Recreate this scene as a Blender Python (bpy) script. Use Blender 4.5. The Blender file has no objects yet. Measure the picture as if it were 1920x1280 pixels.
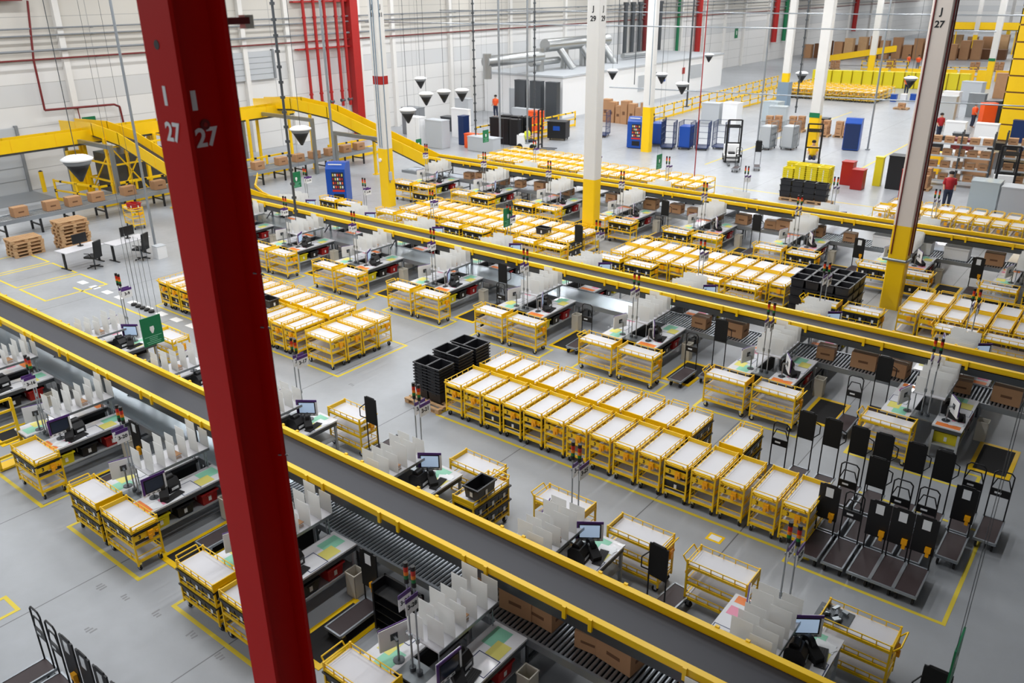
import bpy, math, random
from mathutils import Vector, Matrix
random.seed(7)
PI = math.pi
sc = bpy.context.scene
COL = sc.collection
D = bpy.data

# ------------------------------------------------------------------ camera
cam_d = D.cameras.new('camera'); cam = D.objects.new('camera', cam_d); COL.objects.link(cam)
A_, B_, C_ = -0.66768575, 0.404384407, 0.0094306178
n = Vector((math.sin(A_)*math.cos(B_), math.cos(A_)*math.cos(B_), -math.sin(B_)))
r = Vector((math.cos(A_), -math.sin(A_), 0)); d = n.cross(r)
r2 = r*math.cos(C_)+d*math.sin(C_); d2 = -r*math.sin(C_)+d*math.cos(C_)
cam.matrix_world = Matrix(((r2.x, -d2.x, -n.x, 0), (r2.y, -d2.y, -n.y, 0), (r2.z, -d2.z, -n.z, 10), (0, 0, 0, 1)))
cam_d.sensor_width = 36; cam_d.sensor_fit = 'HORIZONTAL'
cam_d.lens = 1549.565/1920*36
cam_d.clip_end = 600; cam_d.clip_start = .05
cam_d.dof.use_dof = True; cam_d.dof.focus_distance = 17; cam_d.dof.aperture_fstop = 1.6
sc.camera = cam

# ------------------------------------------------------------------ world, exposure, ceiling lights
w = D.worlds.new('world'); sc.world = w; w.use_nodes = True
w.node_tree.nodes['Background'].inputs[0].default_value = (.9, .95, 1, 1)
w.node_tree.nodes['Background'].inputs[1].default_value = .22
sc.view_settings.view_transform = 'Standard'; sc.view_settings.look = 'None'
sc.view_settings.exposure = 0.7; sc.view_settings.gamma = 1
LAMP_W = 190          # watts of one ceiling batten
LAMP_ROWS = [-44, -38, -32, -26, -20, -14, -8]
LAMP_Y = [9, 18, 27, 36, 45, 56, 68, 82, 98, 118, 145, 175, 205]

# ------------------------------------------------------------------ materials
def lin(c):
    return tuple(((x/255+.055)/1.055)**2.4 if x > 10 else x/255/12.92 for x in c)
MAT = {}
def mat(key, rgb, rough=.5, metal=0, noise=0, alpha=1, spec=.5, emit=0, coat=0):
    m = D.materials.new(key); m.use_nodes = True; nt = m.node_tree; b = nt.nodes['Principled BSDF']
    c = lin(rgb)+(1,)
    b.inputs['Base Color'].default_value = c
    b.inputs['Roughness'].default_value = rough; b.inputs['Metallic'].default_value = metal
    b.inputs['Specular IOR Level'].default_value = spec
    if coat: b.inputs['Coat Weight'].default_value = coat
    if noise:
        tc = nt.nodes.new('ShaderNodeTexCoord'); tn = nt.nodes.new('ShaderNodeTexNoise'); tn.inputs['Scale'].default_value = 2.5
        tn.inputs['Detail'].default_value = 5
        mx = nt.nodes.new('ShaderNodeMix'); mx.data_type = 'RGBA'
        mx.inputs[6].default_value = tuple(x*(1-noise) for x in c[:3])+(1,); mx.inputs[7].default_value = tuple(min(1, x*(1+noise)) for x in c[:3])+(1,)
        nt.links.new(tc.outputs['Object'], tn.inputs['Vector']); nt.links.new(tn.outputs['Fac'], mx.inputs[0]); nt.links.new(mx.outputs[2], b.inputs['Base Color'])
    if alpha < 1: b.inputs['Alpha'].default_value = alpha
    if emit:
        b.inputs['Emission Color'].default_value = c; b.inputs['Emission Strength'].default_value = emit
    MAT[key] = m
    return m
mat('yellow', (255, 204, 6), .38, noise=.06)
mat('yellow_deep', (250, 190, 6), .42, noise=.08)
mat('orange_plastic', (255, 176, 10), .45)
mat('lemon_plastic', (232, 214, 30), .4)
mat('white_board', (212, 211, 215), .35, noise=.03)
mat('laminate', (228, 228, 231), .12, coat=.4)
mat('steel', (150, 156, 160), .32, .75)
mat('steel_dark', (88, 92, 96), .4, .6)
mat('steel_plate', (172, 184, 192), .25, .55)
mat('galv', (160, 166, 172), .35, .6)
mat('chrome', (210, 212, 215), .15, .9)
mat('black', (17, 17, 20), .45, noise=.1)
mat('black_tote', (30, 30, 34), .42, noise=.12)
mat('black_mesh', (10, 10, 11), .7)
mat('rubber', (32, 31, 32), .8)
mat('mat_black', (34, 33, 34), .85, noise=.1)
mat('deck', (58, 44, 46), .55, noise=.1)
mat('belt', (52, 53, 61), .55, noise=.05)
mat('frosted', (232, 236, 234), .4, alpha=.8)
mat('white', (242, 242, 242), .45)
mat('white_gloss', (238, 240, 242), .2)
mat('grey', (130, 134, 138), .5)
mat('grey_light', (186, 190, 194), .5)
mat('grey_blue', (128, 148, 166), .45)
mat('beige', (216, 210, 196), .55)
mat('card', (178, 134, 96), .75, noise=.1)
mat('card_dark', (112, 76, 50), .75)
mat('tape', (198, 166, 120), .4)
mat('wood', (196, 158, 116), .75, noise=.15)
mat('red', (168, 26, 24), .4)
mat('red_col', (198, 16, 11), .5, noise=.05, spec=.15)
mat('red_dark', (112, 24, 26), .5)
mat('red_tote', (176, 32, 34), .45)
mat('purple', (84, 44, 122), .45)
mat('screen', (168, 190, 216), .25, emit=.35)
mat('screen_off', (44, 52, 70), .15)
mat('blue', (12, 74, 168), .35)
mat('blue_dark', (18, 44, 92), .4)
mat('green', (8, 118, 74), .45)
mat('green_light', (140, 206, 176), .5)
mat('sticker_yellow', (222, 212, 110), .5)
mat('sticker_pink', (226, 140, 164), .5)
mat('sticker_orange', (240, 132, 60), .5)
mat('orange', (244, 92, 32), .55)
mat('lamp_red', (200, 40, 24), .3); mat('lamp_amber', (236, 128, 20), .3); mat('lamp_green', (20, 120, 60), .3)
mat('lamp_lit', (250, 255, 200), .3, emit=2.5)
mat('col_white', (226, 224, 220), .5, noise=.03)
mat('col_vignetted', (226, 215, 206), .5)  # column paint with the lens vignette's beige-pink cast put into its colour
mat('tape_yellow', (230, 205, 60), .55)
mat('scuff', (142, 143, 145), .6); mat('skin', (205, 160, 130), .6); mat('hair', (30, 24, 22), .7); mat('hivis', (232, 240, 60), .6, emit=0); mat('denim', (40, 48, 72), .7)
mat('shirt_red', (170, 24, 34), .7); mat('shirt_grey', (120, 120, 124), .7)
mat('duct', (176, 178, 178), .3, .8)
mat('film', (196, 208, 214), .2, alpha=.85)
mat('diffuser', (255, 255, 255), .5, emit=6)

def nodes_of(name):
    m = D.materials.new(name); m.use_nodes = True
    return m, m.node_tree, m.node_tree.nodes['Principled BSDF']
def mth(nt, op, a, b=None, c=None):
    x = nt.nodes.new('ShaderNodeMath'); x.operation = op
    for i, v in enumerate((a, b, c)):
        if v is None: continue
        if hasattr(v, 'default_value') or hasattr(v, 'links'): nt.links.new(v, x.inputs[i])
        else: x.inputs[i].default_value = v
    return x.outputs[0]
def mixc(nt, fac, a, b):
    x = nt.nodes.new('ShaderNodeMix'); x.data_type = 'RGBA'
    if isinstance(fac, float): x.inputs[0].default_value = fac
    else: nt.links.new(fac, x.inputs[0])
    for i, v in ((6, a), (7, b)):
        if isinstance(v, tuple): x.inputs[i].default_value = v+(1,)
        else: nt.links.new(v, x.inputs[i])
    return x.outputs[2]
m = MAT['frosted']; nt = m.node_tree; nt.nodes.clear()
ou = nt.nodes.new('ShaderNodeOutputMaterial'); di = nt.nodes.new('ShaderNodeBsdfDiffuse'); tl = nt.nodes.new('ShaderNodeBsdfTranslucent'); tr = nt.nodes.new('ShaderNodeBsdfTransparent')
di.inputs[0].default_value = tl.inputs[0].default_value = lin((240, 240, 238))+(1,)
m1 = nt.nodes.new('ShaderNodeMixShader'); m1.inputs[0].default_value = .45; nt.links.new(di.outputs[0], m1.inputs[1]); nt.links.new(tl.outputs[0], m1.inputs[2])
m2 = nt.nodes.new('ShaderNodeMixShader'); m2.inputs[0].default_value = .22; nt.links.new(m1.outputs[0], m2.inputs[1]); nt.links.new(tr.outputs[0], m2.inputs[2]); nt.links.new(m2.outputs[0], ou.inputs[0])
# concrete floor with saw-cut joints, cloudy power-float marks and scuffs
m, nt, b = nodes_of('floor_concrete'); MAT['floor'] = m
tc = nt.nodes.new('ShaderNodeTexCoord'); sp = nt.nodes.new('ShaderNodeSeparateXYZ'); nt.links.new(tc.outputs['Object'], sp.inputs[0])
n1 = nt.nodes.new('ShaderNodeTexNoise'); n1.inputs['Scale'].default_value = .55; n1.inputs['Detail'].default_value = 6; nt.links.new(tc.outputs['Object'], n1.inputs['Vector'])
n2 = nt.nodes.new('ShaderNodeTexNoise'); n2.inputs['Scale'].default_value = 3.2; n2.inputs['Detail'].default_value = 8; n2.inputs['Roughness'].default_value = .7; nt.links.new(tc.outputs['Object'], n2.inputs['Vector'])
jx = None
for xj in (-33, -29, -24.6, -20.8, -17.0, -13.82, -10.35, -6.8, -4.9, 2.6):
    q_ = mth(nt, 'LESS_THAN', mth(nt, 'ABSOLUTE', mth(nt, 'SUBTRACT', sp.outputs[0], xj)), .012)
    jx = q_ if jx is None else mth(nt, 'MAXIMUM', jx, q_)
jj = jx
c1 = mixc(nt, n1.outputs['Fac'], lin((150, 153, 158)), lin((182, 186, 191)))
c2 = mixc(nt, mth(nt, 'MULTIPLY', n2.outputs['Fac'], .35), c1, lin((138, 138, 136)))
c3 = mixc(nt, mth(nt, 'MULTIPLY', jj, .75), c2, lin((80, 80, 80)))
nt.links.new(c3, b.inputs['Base Color'])
nt.links.new(mth(nt, 'ADD', mth(nt, 'MULTIPLY', n2.outputs['Fac'], .25), .22), b.inputs['Roughness'])
b.inputs['Specular IOR Level'].default_value = .45
# sandwich-panel wall cladding: horizontal joints, vertical butts, a greyer panel course
m, nt, b = nodes_of('wall_cladding'); MAT['wall'] = m
tc = nt.nodes.new('ShaderNodeTexCoord'); sp = nt.nodes.new('ShaderNodeSeparateXYZ'); nt.links.new(tc.outputs['Object'], sp.inputs[0])
fz = mth(nt, 'FRACT', mth(nt, 'DIVIDE', sp.outputs[2], 1.1)); jz = mth(nt, 'LESS_THAN', fz, .03)
fy = mth(nt, 'FRACT', mth(nt, 'DIVIDE', sp.outputs[1], 6.0)); jy = mth(nt, 'LESS_THAN', fy, .008)
band = mth(nt, 'MULTIPLY', mth(nt, 'GREATER_THAN', sp.outputs[2], 4.4), mth(nt, 'LESS_THAN', sp.outputs[2], 5.5))
hi = mth(nt, 'GREATER_THAN', sp.outputs[2], 6.6)
c1 = mixc(nt, hi, lin((222, 221, 219)), lin((206, 202, 194)))
c1 = mixc(nt, mth(nt, 'MULTIPLY', band, .6), c1, lin((196, 198, 200)))
c2 = mixc(nt, mth(nt, 'MULTIPLY', mth(nt, 'MAXIMUM', jz, jy), .6), c1, lin((140, 140, 140)))
nt.links.new(c2, b.inputs['Base Color']); b.inputs['Roughness'].default_value = .5

# ------------------------------------------------------------------ mesh builder
class MB:
    def __init__(s): s.v = []; s.f = []; s.m = []; s.s = []; s.keys = []
    def mi(s, k):
        if k not in s.keys: s.keys.append(k)
        return s.keys.index(k)
    def _add(s, vs, fs, k, smooth=False):
        o = len(s.v); s.v += [tuple(p) for p in vs]; i = s.mi(k)
        for f in fs: s.f.append(tuple(o+j for j in f)); s.m.append(i); s.s.append(smooth)
        return s
    def box(s, x0, y0, z0, x1, y1, z1, k):
        return s._add([(x0,y0,z0),(x1,y0,z0),(x1,y1,z0),(x0,y1,z0),(x0,y0,z1),(x1,y0,z1),(x1,y1,z1),(x0,y1,z1)],
            [(3,2,1,0),(4,5,6,7),(0,1,5,4),(1,2,6,5),(2,3,7,6),(3,0,4,7)], k)
    def cb(s, c, sz, k, rz=0, rx=0):
        hx, hy, hz = sz[0]/2, sz[1]/2, sz[2]/2
        M = Matrix.Translation(c) @ Matrix.Rotation(rz, 4, 'Z') @ Matrix.Rotation(rx, 4, 'X')
        vs = [M @ Vector(p) for p in ((-hx,-hy,-hz),(hx,-hy,-hz),(hx,hy,-hz),(-hx,hy,-hz),(-hx,-hy,hz),(hx,-hy,hz),(hx,hy,hz),(-hx,hy,hz))]
        return s._add(vs, [(3,2,1,0),(4,5,6,7),(0,1,5,4),(1,2,6,5),(2,3,7,6),(3,0,4,7)], k)
    def bar(s, p, q, wd, k, h=None):
        p = Vector(p); q = Vector(q); h = h or wd; t = (q-p).normalized()
        up = Vector((0,0,1)) if abs(t.z) < .95 else Vector((0,1,0))
        a = t.cross(up).normalized()*wd/2; c = a.cross(t).normalized()*h/2
        vs = [p-a-c, p+a-c, p+a+c, p-a+c, q-a-c, q+a-c, q+a+c, q-a+c]
        return s._add(vs, [(0,1,2,3),(7,6,5,4),(4,5,1,0),(5,6,2,1),(6,7,3,2),(7,4,0,3)], k)
    def cyl(s, p, q, r0, k, nn=8, r1=None, caps=True):
        p = Vector(p); q = Vector(q); r1 = r0 if r1 is None else r1; t = (q-p).normalized()
        up = Vector((0,0,1)) if abs(t.z) < .95 else Vector((0,1,0))
        a = t.cross(up).normalized(); c = a.cross(t).normalized()
        vs = [p+(a*math.cos(2*PI*i/nn)+c*math.sin(2*PI*i/nn))*r0 for i in range(nn)]+[q+(a*math.cos(2*PI*i/nn)+c*math.sin(2*PI*i/nn))*r1 for i in range(nn)]
        s._add(vs, [(i, i+nn, (i+1) % nn+nn, (i+1) % nn) for i in range(nn)], k, True)
        if caps:
            s._add(vs[:nn], [tuple(range(nn))], k); s._add(vs[nn:], [tuple(reversed(range(nn)))], k)
        return s
    def tube(s, pts, rr, k, nn=6):
        for a, c in zip(pts, pts[1:]): s.cyl(a, c, rr, k, nn)
        return s
    def prism(s, pts, vec, k):
        nn = len(pts); v = Vector(vec); a = [Vector(p) for p in pts]
        s._add(a+[p+v for p in a], [tuple(range(nn)), tuple(reversed(range(nn, 2*nn)))]+[(i+nn, (i+1) % nn+nn, (i+1) % nn, i) for i in range(nn)], k)
        return s
    def lathe(s, prof, k, nn=12, c=(0,0)):
        vs = []; fs = []
        for rr, z in prof:
            vs += [(c[0]+rr*math.cos(2*PI*i/nn), c[1]+rr*math.sin(2*PI*i/nn), z) for i in range(nn)]
        for j in range(len(prof)-1):
            fs += [(j*nn+i, j*nn+(i+1) % nn, (j+1)*nn+(i+1) % nn, (j+1)*nn+i) for i in range(nn)]
        fs.append(tuple(reversed(range(nn)))); fs.append(tuple((len(prof)-1)*nn+i for i in range(nn)))
        return s._add(vs, fs, k, True)
    def build(s, name, parent=None, loc=None, rz=0):
        me = D.meshes.new(name); me.from_pydata(s.v, [], s.f)
        for k in s.keys: me.materials.append(MAT[k])
        me.polygons.foreach_set('material_index', s.m); me.polygons.foreach_set('use_smooth', s.s); me.update()
        o = D.objects.new(name, me); COL.objects.link(o)
        if parent: o.parent = parent
        if loc: o.location = loc
        o.rotation_euler.z = rz
        return o
def tag(o, label, cat, group=None, kind=None):
    if label: o['label'] = label
    if cat: o['category'] = cat
    if group: o['group'] = group
    if kind: o['kind'] = kind
    return o
def thing(name, label, cat, loc=(0,0,0), rz=0, group=None):
    o = D.objects.new(name, None); COL.objects.link(o); o.location = loc; o.rotation_euler.z = rz; o.empty_display_size = .2
    return tag(o, label, cat, group)
def struct(o, label=None):
    o['kind'] = 'structure'
    if label: o['label'] = label
    return o
def dup(root, loc, rz=0, label=None, group=None):
    c = root.copy(); COL.objects.link(c); c.location = loc; c.rotation_euler.z = rz
    if label: c['label'] = label
    if group: c['group'] = group
    for ch in root.children:
        e = ch.copy(); COL.objects.link(e); e.parent = c
        for g in ch.children:
            h = g.copy(); COL.objects.link(h); h.parent = e
    return c
class Proto:
    """first use moves the built thing itself, later uses copy it"""
    def __init__(s, make): s.make = make; s.o = None
    def put(s, loc, rz=0, label=None, group=None):
        if s.o is None:
            s.o = s.make(); o = s.o; o.location = loc; o.rotation_euler.z = rz
            if label: o['label'] = label
            if group: o['group'] = group
            return o
        return dup(s.o, loc, rz, label, group)
TXT = {}
def text_mesh(txt, size, k, align='CENTER'):
    key = (txt, size, k)
    if key in TXT: return TXT[key]
    cu = D.curves.new('lettering', 'FONT'); cu.body = txt; cu.size = size; cu.align_x = align; cu.align_y = 'CENTER'; cu.extrude = .002; cu.resolution_u = 3; cu.offset = size*.028
    ob = D.objects.new('lettering', cu); COL.objects.link(ob)
    dg = bpy.context.evaluated_depsgraph_get(); dg.update()
    me = D.meshes.new_from_object(ob.evaluated_get(dg)); D.objects.remove(ob); D.curves.remove(cu)
    me.materials.clear(); me.materials.append(MAT[k]); TXT[key] = me
    return me
def lettering(txt, size, k, parent, loc, face, name='lettering'):
    """face: '+x', '-y', '+z' or (heading, tilt)"""
    o = D.objects.new(name, text_mesh(txt, size, k)); COL.objects.link(o); o.parent = parent; o.location = loc
    o.rotation_euler = {'+x': (PI/2, 0, PI/2), '-y': (PI/2, 0, 0), '-x': (PI/2, 0, -PI/2), '+z': (0, 0, 0), '+zx': (0, 0, PI/2), '+y': (PI/2, 0, PI)}[face]
    return o
ORD = ['', 'first', 'second', 'third', 'fourth', 'fifth', 'sixth', 'seventh', 'eighth', 'ninth', 'tenth', 'eleventh', 'twelfth', 'thirteenth', 'fourteenth', 'fifteenth', 'sixteenth', 'seventeenth', 'eighteenth', 'nineteenth', 'twentieth', 'twenty-first', 'twenty-second', 'twenty-third', 'twenty-fourth', 'twenty-fifth']
def nth(i, end=''):
    return ('end' if i == 0 else ORD[i+1])
# camera projection, used only to leave out what the frame cannot show
def seen(x, y, z, mg=130):
    v = Vector((x, y, z-10)); wz = v.dot(n)
    if wz < .5: return False
    u = 960+1549.565*v.dot(r2)/wz; t = 640+1549.565*v.dot(d2)/wz
    return -mg < u < 1920+mg and -mg < t < 1280+mg

# ------------------------------------------------------------------ setting
fb = MB(); fb.box(-48.6, -6, -.2, 30, 215, 0, 'floor'); struct(fb.build('floor'))
wb = MB(); wb.box(-49.0, -6, 0, -48.5, 215, 13, 'wall'); struct(wb.build('wall_left'))
wb = MB(); wb.box(-49.0, 215, 0, 30, 215.5, 13, 'wall'); struct(wb.build('wall_back'))
wb = MB(); wb.box(29.5, -6, 0, 30, 215, 13, 'wall'); struct(wb.build('unseen_wall_right'))  # unseen wall, added to keep world light off the right-facing sides
cb_ = MB(); cb_.box(-49.0, -6, 13, 30, 215.5, 13.2, 'grey'); struct(cb_.build('ceiling'))
# ceiling battens
def make_lamp(k=1.0):
    t = thing('ceiling_lamp', 'x', 'ceiling lamp')
    b = MB(); b.box(-.14, -2.6, -.02, .14, 2.6, .08, 'grey_light'); b.build('housing', t)
    b = MB(); b.cyl((0, -2, .08), (0, -2, .5), .01, 'steel', 5); b.cyl((0, 2, .08), (0, 2, .5), .01, 'steel', 5); b.build('hanger', t)
    ld = D.lights.new('batten', 'AREA'); ld.shape = 'RECTANGLE'; ld.size = .24; ld.size_y = 5.0; ld.energy = LAMP_W*k; ld.color = (.97, .985, 1)
    lo = D.objects.new('batten', ld); COL.objects.link(lo); lo.parent = t; lo.location = (0, 0, -.06)
    return t
lamp = Proto(make_lamp); lamp2 = Proto(lambda: make_lamp(1.5))
for y in [-3]+LAMP_Y:
    for x in LAMP_ROWS+([-2, 6] if y >= 56 else []):
        if y < 0 and x > -13: continue  # short unseen row at the near end, added to light the red column's front
        o = (lamp if y < 40 else lamp2).put((x, y, 12.5), 0, 'white ceiling batten hung in long rows above the hall', 'ceiling battens over the hall')
# wall posts, door leaves, service pipes on the left wall
k = 0
for y in [15.0, 22.3, 27.8, 33.7, 37.2, 43.6, 47.0, 53.5, 56.3, 61.5, 64.5, 70, 76, 82, 88, 94, 100, 106, 112, 120, 128, 136, 146, 156, 168, 182]:
    k += 1
    b = MB(); b.box(-48.5, y-.16, 0, -48.2, y+.16, 12.9, 'col_white'); struct(b.build('trim_%d' % k), 'white steel wall post')
for nm, z, rr, m_ in (('sprinkler_pipe', 6.72, .05, 'red_dark'), ('grey_conduit', 7.15, .07, 'grey'), ('upper_conduit', 7.9, .05, 'grey'), ('high_conduit', 8.25, .05, 'grey')):
    b = MB(); b.cyl((-48.1, -4, z), (-48.1, 200, z+.0), rr, m_, 6)
    for y in range(0, 190, 6): b.box(-48.3, y-.05, z-.08, -48.08, y+.05, z-rr, 'steel')
    tag(b.build(nm), {'sprinkler_pipe': 'thin red sprinkler pipe running level along the left wall', 'grey_conduit': 'thick grey conduit just above the red wall pipe', 'upper_conduit': 'lower of two thin grey conduits high on the wall', 'high_conduit': 'topmost grey conduit running along the left wall'}[nm], 'pipe')
b = MB(); b.tube([(-48.1, 20.9, 9.6), (-48.1, 20.55, 6.7), (-48.1, 20.55, 4.15), (-48.1, 24.4, 4.05), (-48.1, 24.7, 3.9), (-48.1, 24.75, 2.9)], .06, 'red_dark', 8)
b.tube([(-48.1, 22.3, 4.1), (-48.1, 22.35, 2.8)], .03, 'red_dark')
tag(b.build('drop_pipe'), 'red pipe dropping down the left wall and stepping sideways above the yellow conveyor', 'pipe')
b = MB(); b.cb((-48.0, 18, 9.85), (.5, 5, .5), 'red_dark'); struct(b.build('trim_40'), 'dark roof beam end over the left wall')
for i, y in enumerate((38.5, 39.4, 40.3, 41.3, 42.0)):
    b = MB(); b.cyl((-48.0, y, 2.2), (-48.0, y, 12.9), .11, 'red', 10)
    for z in (3.2, 6.2, 8.2): b.cyl((-48.0, y, z), (-48.0, y, z+.12), .15, 'red', 10)
    b.cyl((-48.0, y-.16, 2.6), (-48.0, y+.16, 2.6), .12, 'steel_dark', 8)
    tag(b.build('riser_pipe'), 'red fire riser pipe on the wall, %s of five from the left' % ORD[i+1], 'pipe', 'red fire risers')
b = MB(); b.box(-48.45, 37.8, 9.2, -48.05, 42.6, 9.3, 'red'); b.box(-48.45, 37.8, 6.2, -48.05, 42.6, 6.28, 'red'); tag(b.build('riser_bracket'), 'red horizontal brackets tying the five fire risers', 'bracket')
b = MB(); b.box(-48.4, 42.5, 0, -47.8, 43.2, 12.9, 'red'); struct(b.build('trim_41'), 'broad red wall column beside the fire risers')
DOORL = [(17.3, 0, 3.4), (31, 0, 3.4), (34.2, 4.55, 6.3)]
for i, (y, z0, z1) in enumerate(DOORL):
    t = struct(D.objects.new('door_%d' % (i+1), None)); COL.objects.link(t); t.location = (-48.45, y, 0)
    b = MB(); b.box(0, -1.6, z0, .12, 1.6, z1, 'grey_light')
    for j in range(1, 5): b.box(.12, -1.6, z0+j*(z1-z0)/5-.01, .135, 1.6, z0+j*(z1-z0)/5+.01, 'grey')
    b.build('door_leaf', t)
    b = MB(); b.box(0, -1.75, z0, .2, -1.6, z1+.1, 'grey'); b.box(0, 1.6, z0, .2, 1.75, z1+.1, 'grey'); b.build('door_frame', t)
    if i < 2:
        b = MB(); b.box(.12, -.9, 2.5, .14, .3, 3.0, 'diffuser'); b.build('door_light', t)
b = MB(); b.box(-48.5, 15.6, .002, -45.6, 19.1, .012, 'grey'); struct(b.build('floor_marking'), 'dark dock leveller plate in front of the door')
for y in (15.3, 19.4):
    b = MB(); b.cyl((-47.6, y, 0), (-47.6, y, 1.1), .12, 'yellow', 8); b.cyl((-47.6, y, 1.1), (-47.6, y, 1.16), .12, 'black', 8, .04)
    tag(b.build('bollard'), 'yellow bollard at the %s of the left loading door' % ('left edge' if y < 17 else 'right edge'), 'bollard')
# white office box on the far left with its ducts
b = MB(); b.box(-48.4, 57.8, 0, -40.05, 88, 3.2, 'white'); b.box(-48.4, 57.7, 3.2, -39.95, 88.1, 3.35, 'grey_light'); b.box(-42.9, 57.76, .02, -41.9, 57.8, 2.1, 'grey_light'); b.box(-45.6, 57.76, .02, -44.7, 57.8, 2.1, 'grey_light')
struct(b.build('trim_42'), 'white flat-roofed office box against the left wall')
b = MB(); b.box(-40.05, 70, 1.0, -40.0, 71.6, 2.4, 'grey_light'); b.box(-40.05, 80.5, 1.3, -40.0, 83, 2.6, 'grey_light')
b.box(-40.04, 78.7, 1.9, -40.0, 79.2, 2.5, 'red'); b.box(-40.04, 74.7, 1.5, -40.0, 75.2, 2.1, 'blue'); b.box(-40.04, 72.8, 2.1, -40.0, 73.4, 2.5, 'grey')
tag(b.build('notice_board'), 'small notices and pictures along the white office wall', 'notices')
b = MB()
for (y0, y1, z, rr) in ((53, 60.5, 4.6, .45), (61, 71, 5.4, .55), (59, 63, 4.1, .3), (74, 79, 3.75, .25)): b.cyl((-44.2, y0, z), (-44.2, y1, z), rr, 'duct', 12)
for y in (53.2, 60.3, 64, 67, 70.5): b.cyl((-44.2, y, 3.3), (-44.2, y, 5.2), .35, 'duct', 10)
for y in (63, 66.5, 70): b.cyl((-44.0, y, 5), (-42.9, y+.5, 3.4), .32, 'duct', 10)
tag(b.build('air_duct'), 'silver ventilation ducts lying on the roof of the white office', 'duct')
for i, y in enumerate((80.5, 82, 83.5, 86.5, 88)):
    b = MB(); b.cyl((-47.9, y, 3.4), (-47.9, y, 8.2), .22, 'steel_dark', 8); b.cyl((-47.9, y, 8.2), (-47.9, y, 8.5), .3, 'steel_dark', 8)
    tag(b.build('riser_pipe'), 'dark grey riser pipe above the white office, %s of five from the left' % ORD[i+1], 'pipe', 'grey risers')
for i, (y, mm, wd) in enumerate(((85.2, 'red_dark', .6), (93, 'green', .35), (98, 'red', .7), (122, 'red', .8), (126, 'green', .6), (158, 'red', .8), (172, 'green', .5))):
    xq = -48.42+wd/2; b = MB(); b.cyl((xq, y, 2.5), (xq, y, 12.9), wd/2, mm, 10); tag(b.build('riser_pipe'), '%s riser pipe far along the left wall, %s from the left' % ({'red': 'broad red', 'green': 'green', 'red_dark': 'brown red'}[mm], ORD[i+1]), 'pipe')

# ------------------------------------------------------------------ columns
t = thing('steel_column', 'dark red steel column in the foreground marked I 27', 'column', (-6.1, 3.755, 0))
hb, dp, ft, wt = .21, .235, .035, .02
b = MB(); b.box(-hb, -dp, 0, hb, -dp+ft, 13, 'red_col'); b.build('front_flange', t)
b = MB(); b.box(-hb, dp-ft, 0, hb, dp, 13, 'red_col'); b.build('rear_flange', t)
b = MB(); b.box(-wt, -dp+ft, 0, wt, dp-ft, 13, 'red_col')
b.cyl((wt-.01, .03, 9.02), (wt+.012, .03, 9.02), .042, 'red_dark', 16); b.cyl((wt, .03, 9.02), (wt+.016, .03, 9.02), .017, 'red', 12)
b.build('web', t)
b = MB(); b.cyl((-.03, -dp-.003, 9.63), (-.03, -dp+.01, 9.63), .035, 'black', 16); b.build('bolt_hole', t)
for (tx, z, sz) in (('I', 9.26, .2), ('27', 8.985, .185)):
    if tx == 'I':
        b = MB(); b.box(-.05, -dp-.004, 9.19, -.01, -dp, 9.335, 'white'); b.build('number', t)
        b = MB(); b.box(wt, -.055, 9.135, wt+.004, -.01, 9.285, 'white'); b.build('number', t)
        continue
    lettering(tx, .2, 'white', t, (.0, -dp-.004, z), '-y', 'number')
    lettering(tx, .2, 'white', t, (wt+.004, .03, z-.07), '+x', 'number')
b = MB()
for z in (7.75, 7.25, 5.95): b.tube([(.18, dp-.06, z+.02), (.21, dp+.01, z), (.2, dp+.03, z-.02)], .008, 'steel', 5)
b.build('cable_clip', t)
b = MB(); b.cyl((.19, dp+.012, 0), (.19, dp+.012, 13), .008, 'red_dark', 5); b.cyl((.1, dp+.02, 0), (.1, dp+.02, 13), .012, 'red_dark', 5); b.build('cable', t)
b = MB(); b.cb((.1, dp+.13, 9.78), (.12, .22, .05), 'red_dark'); b.cb((.1, dp+.25, 9.77), (.08, .08, .1), 'beige'); b.build('bracket', t)
def rc_col(x, y, label, nums=None, band=False, sx=.29, sy=.24, pipes=None, top='col_white', base=2.85):
    t = thing('hall_column', label, 'column', (x, y, 0))
    c = .035
    def oc(k): return [(-sx+k, -sy, 0), (sx-k, -sy, 0), (sx, -sy+k, 0), (sx, sy-k, 0), (sx-k, sy, 0), (-sx+k, sy, 0), (-sx, sy-k, 0), (-sx, -sy+k, 0)]
    b = MB(); b.prism([(p[0], p[1], base) for p in oc(c)], (0, 0, 13-base), top); b.build('shaft', t)
    b = MB(); b.prism([(p[0]*1.01, p[1]*1.01, 0) for p in oc(c)], (0, 0, base), 'yellow'); b.build('yellow_base', t)
    if band:
        b = MB(); b.prism([(p[0]*1.015, p[1]*1.015, 5.85) for p in oc(c)], (0, 0, .38), 'red'); b.build('red_band', t)
    if nums:
        for tx, z, s_ in ((nums[0], 9.25, .26), (nums[1], 8.9, .26)):
            lettering(tx, s_, 'black', t, (0, -sy-.006, z), '-y', 'number'); lettering(tx, s_, 'black', t, (sx+.006, 0, z), '+x', 'number')
    if pipes:
        b = MB()
        for (px, py, z0) in pipes: b.cyl((px, py, z0), (px, py, 13), .02, 'red_dark' if top == 'col_vignetted' else 'grey_blue', 6)
        b.build('cable_conduit', t)
    return t
t = rc_col(-6.1, 28.3, 'vignette-tinted column with yellow base marked J 27, at the right among trolleys', ('J', '27'), pipes=((-.2, -.27, 1.9), (.32, -.15, 1.9), (.32, .16, 1.9)), top='col_vignetted')
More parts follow.
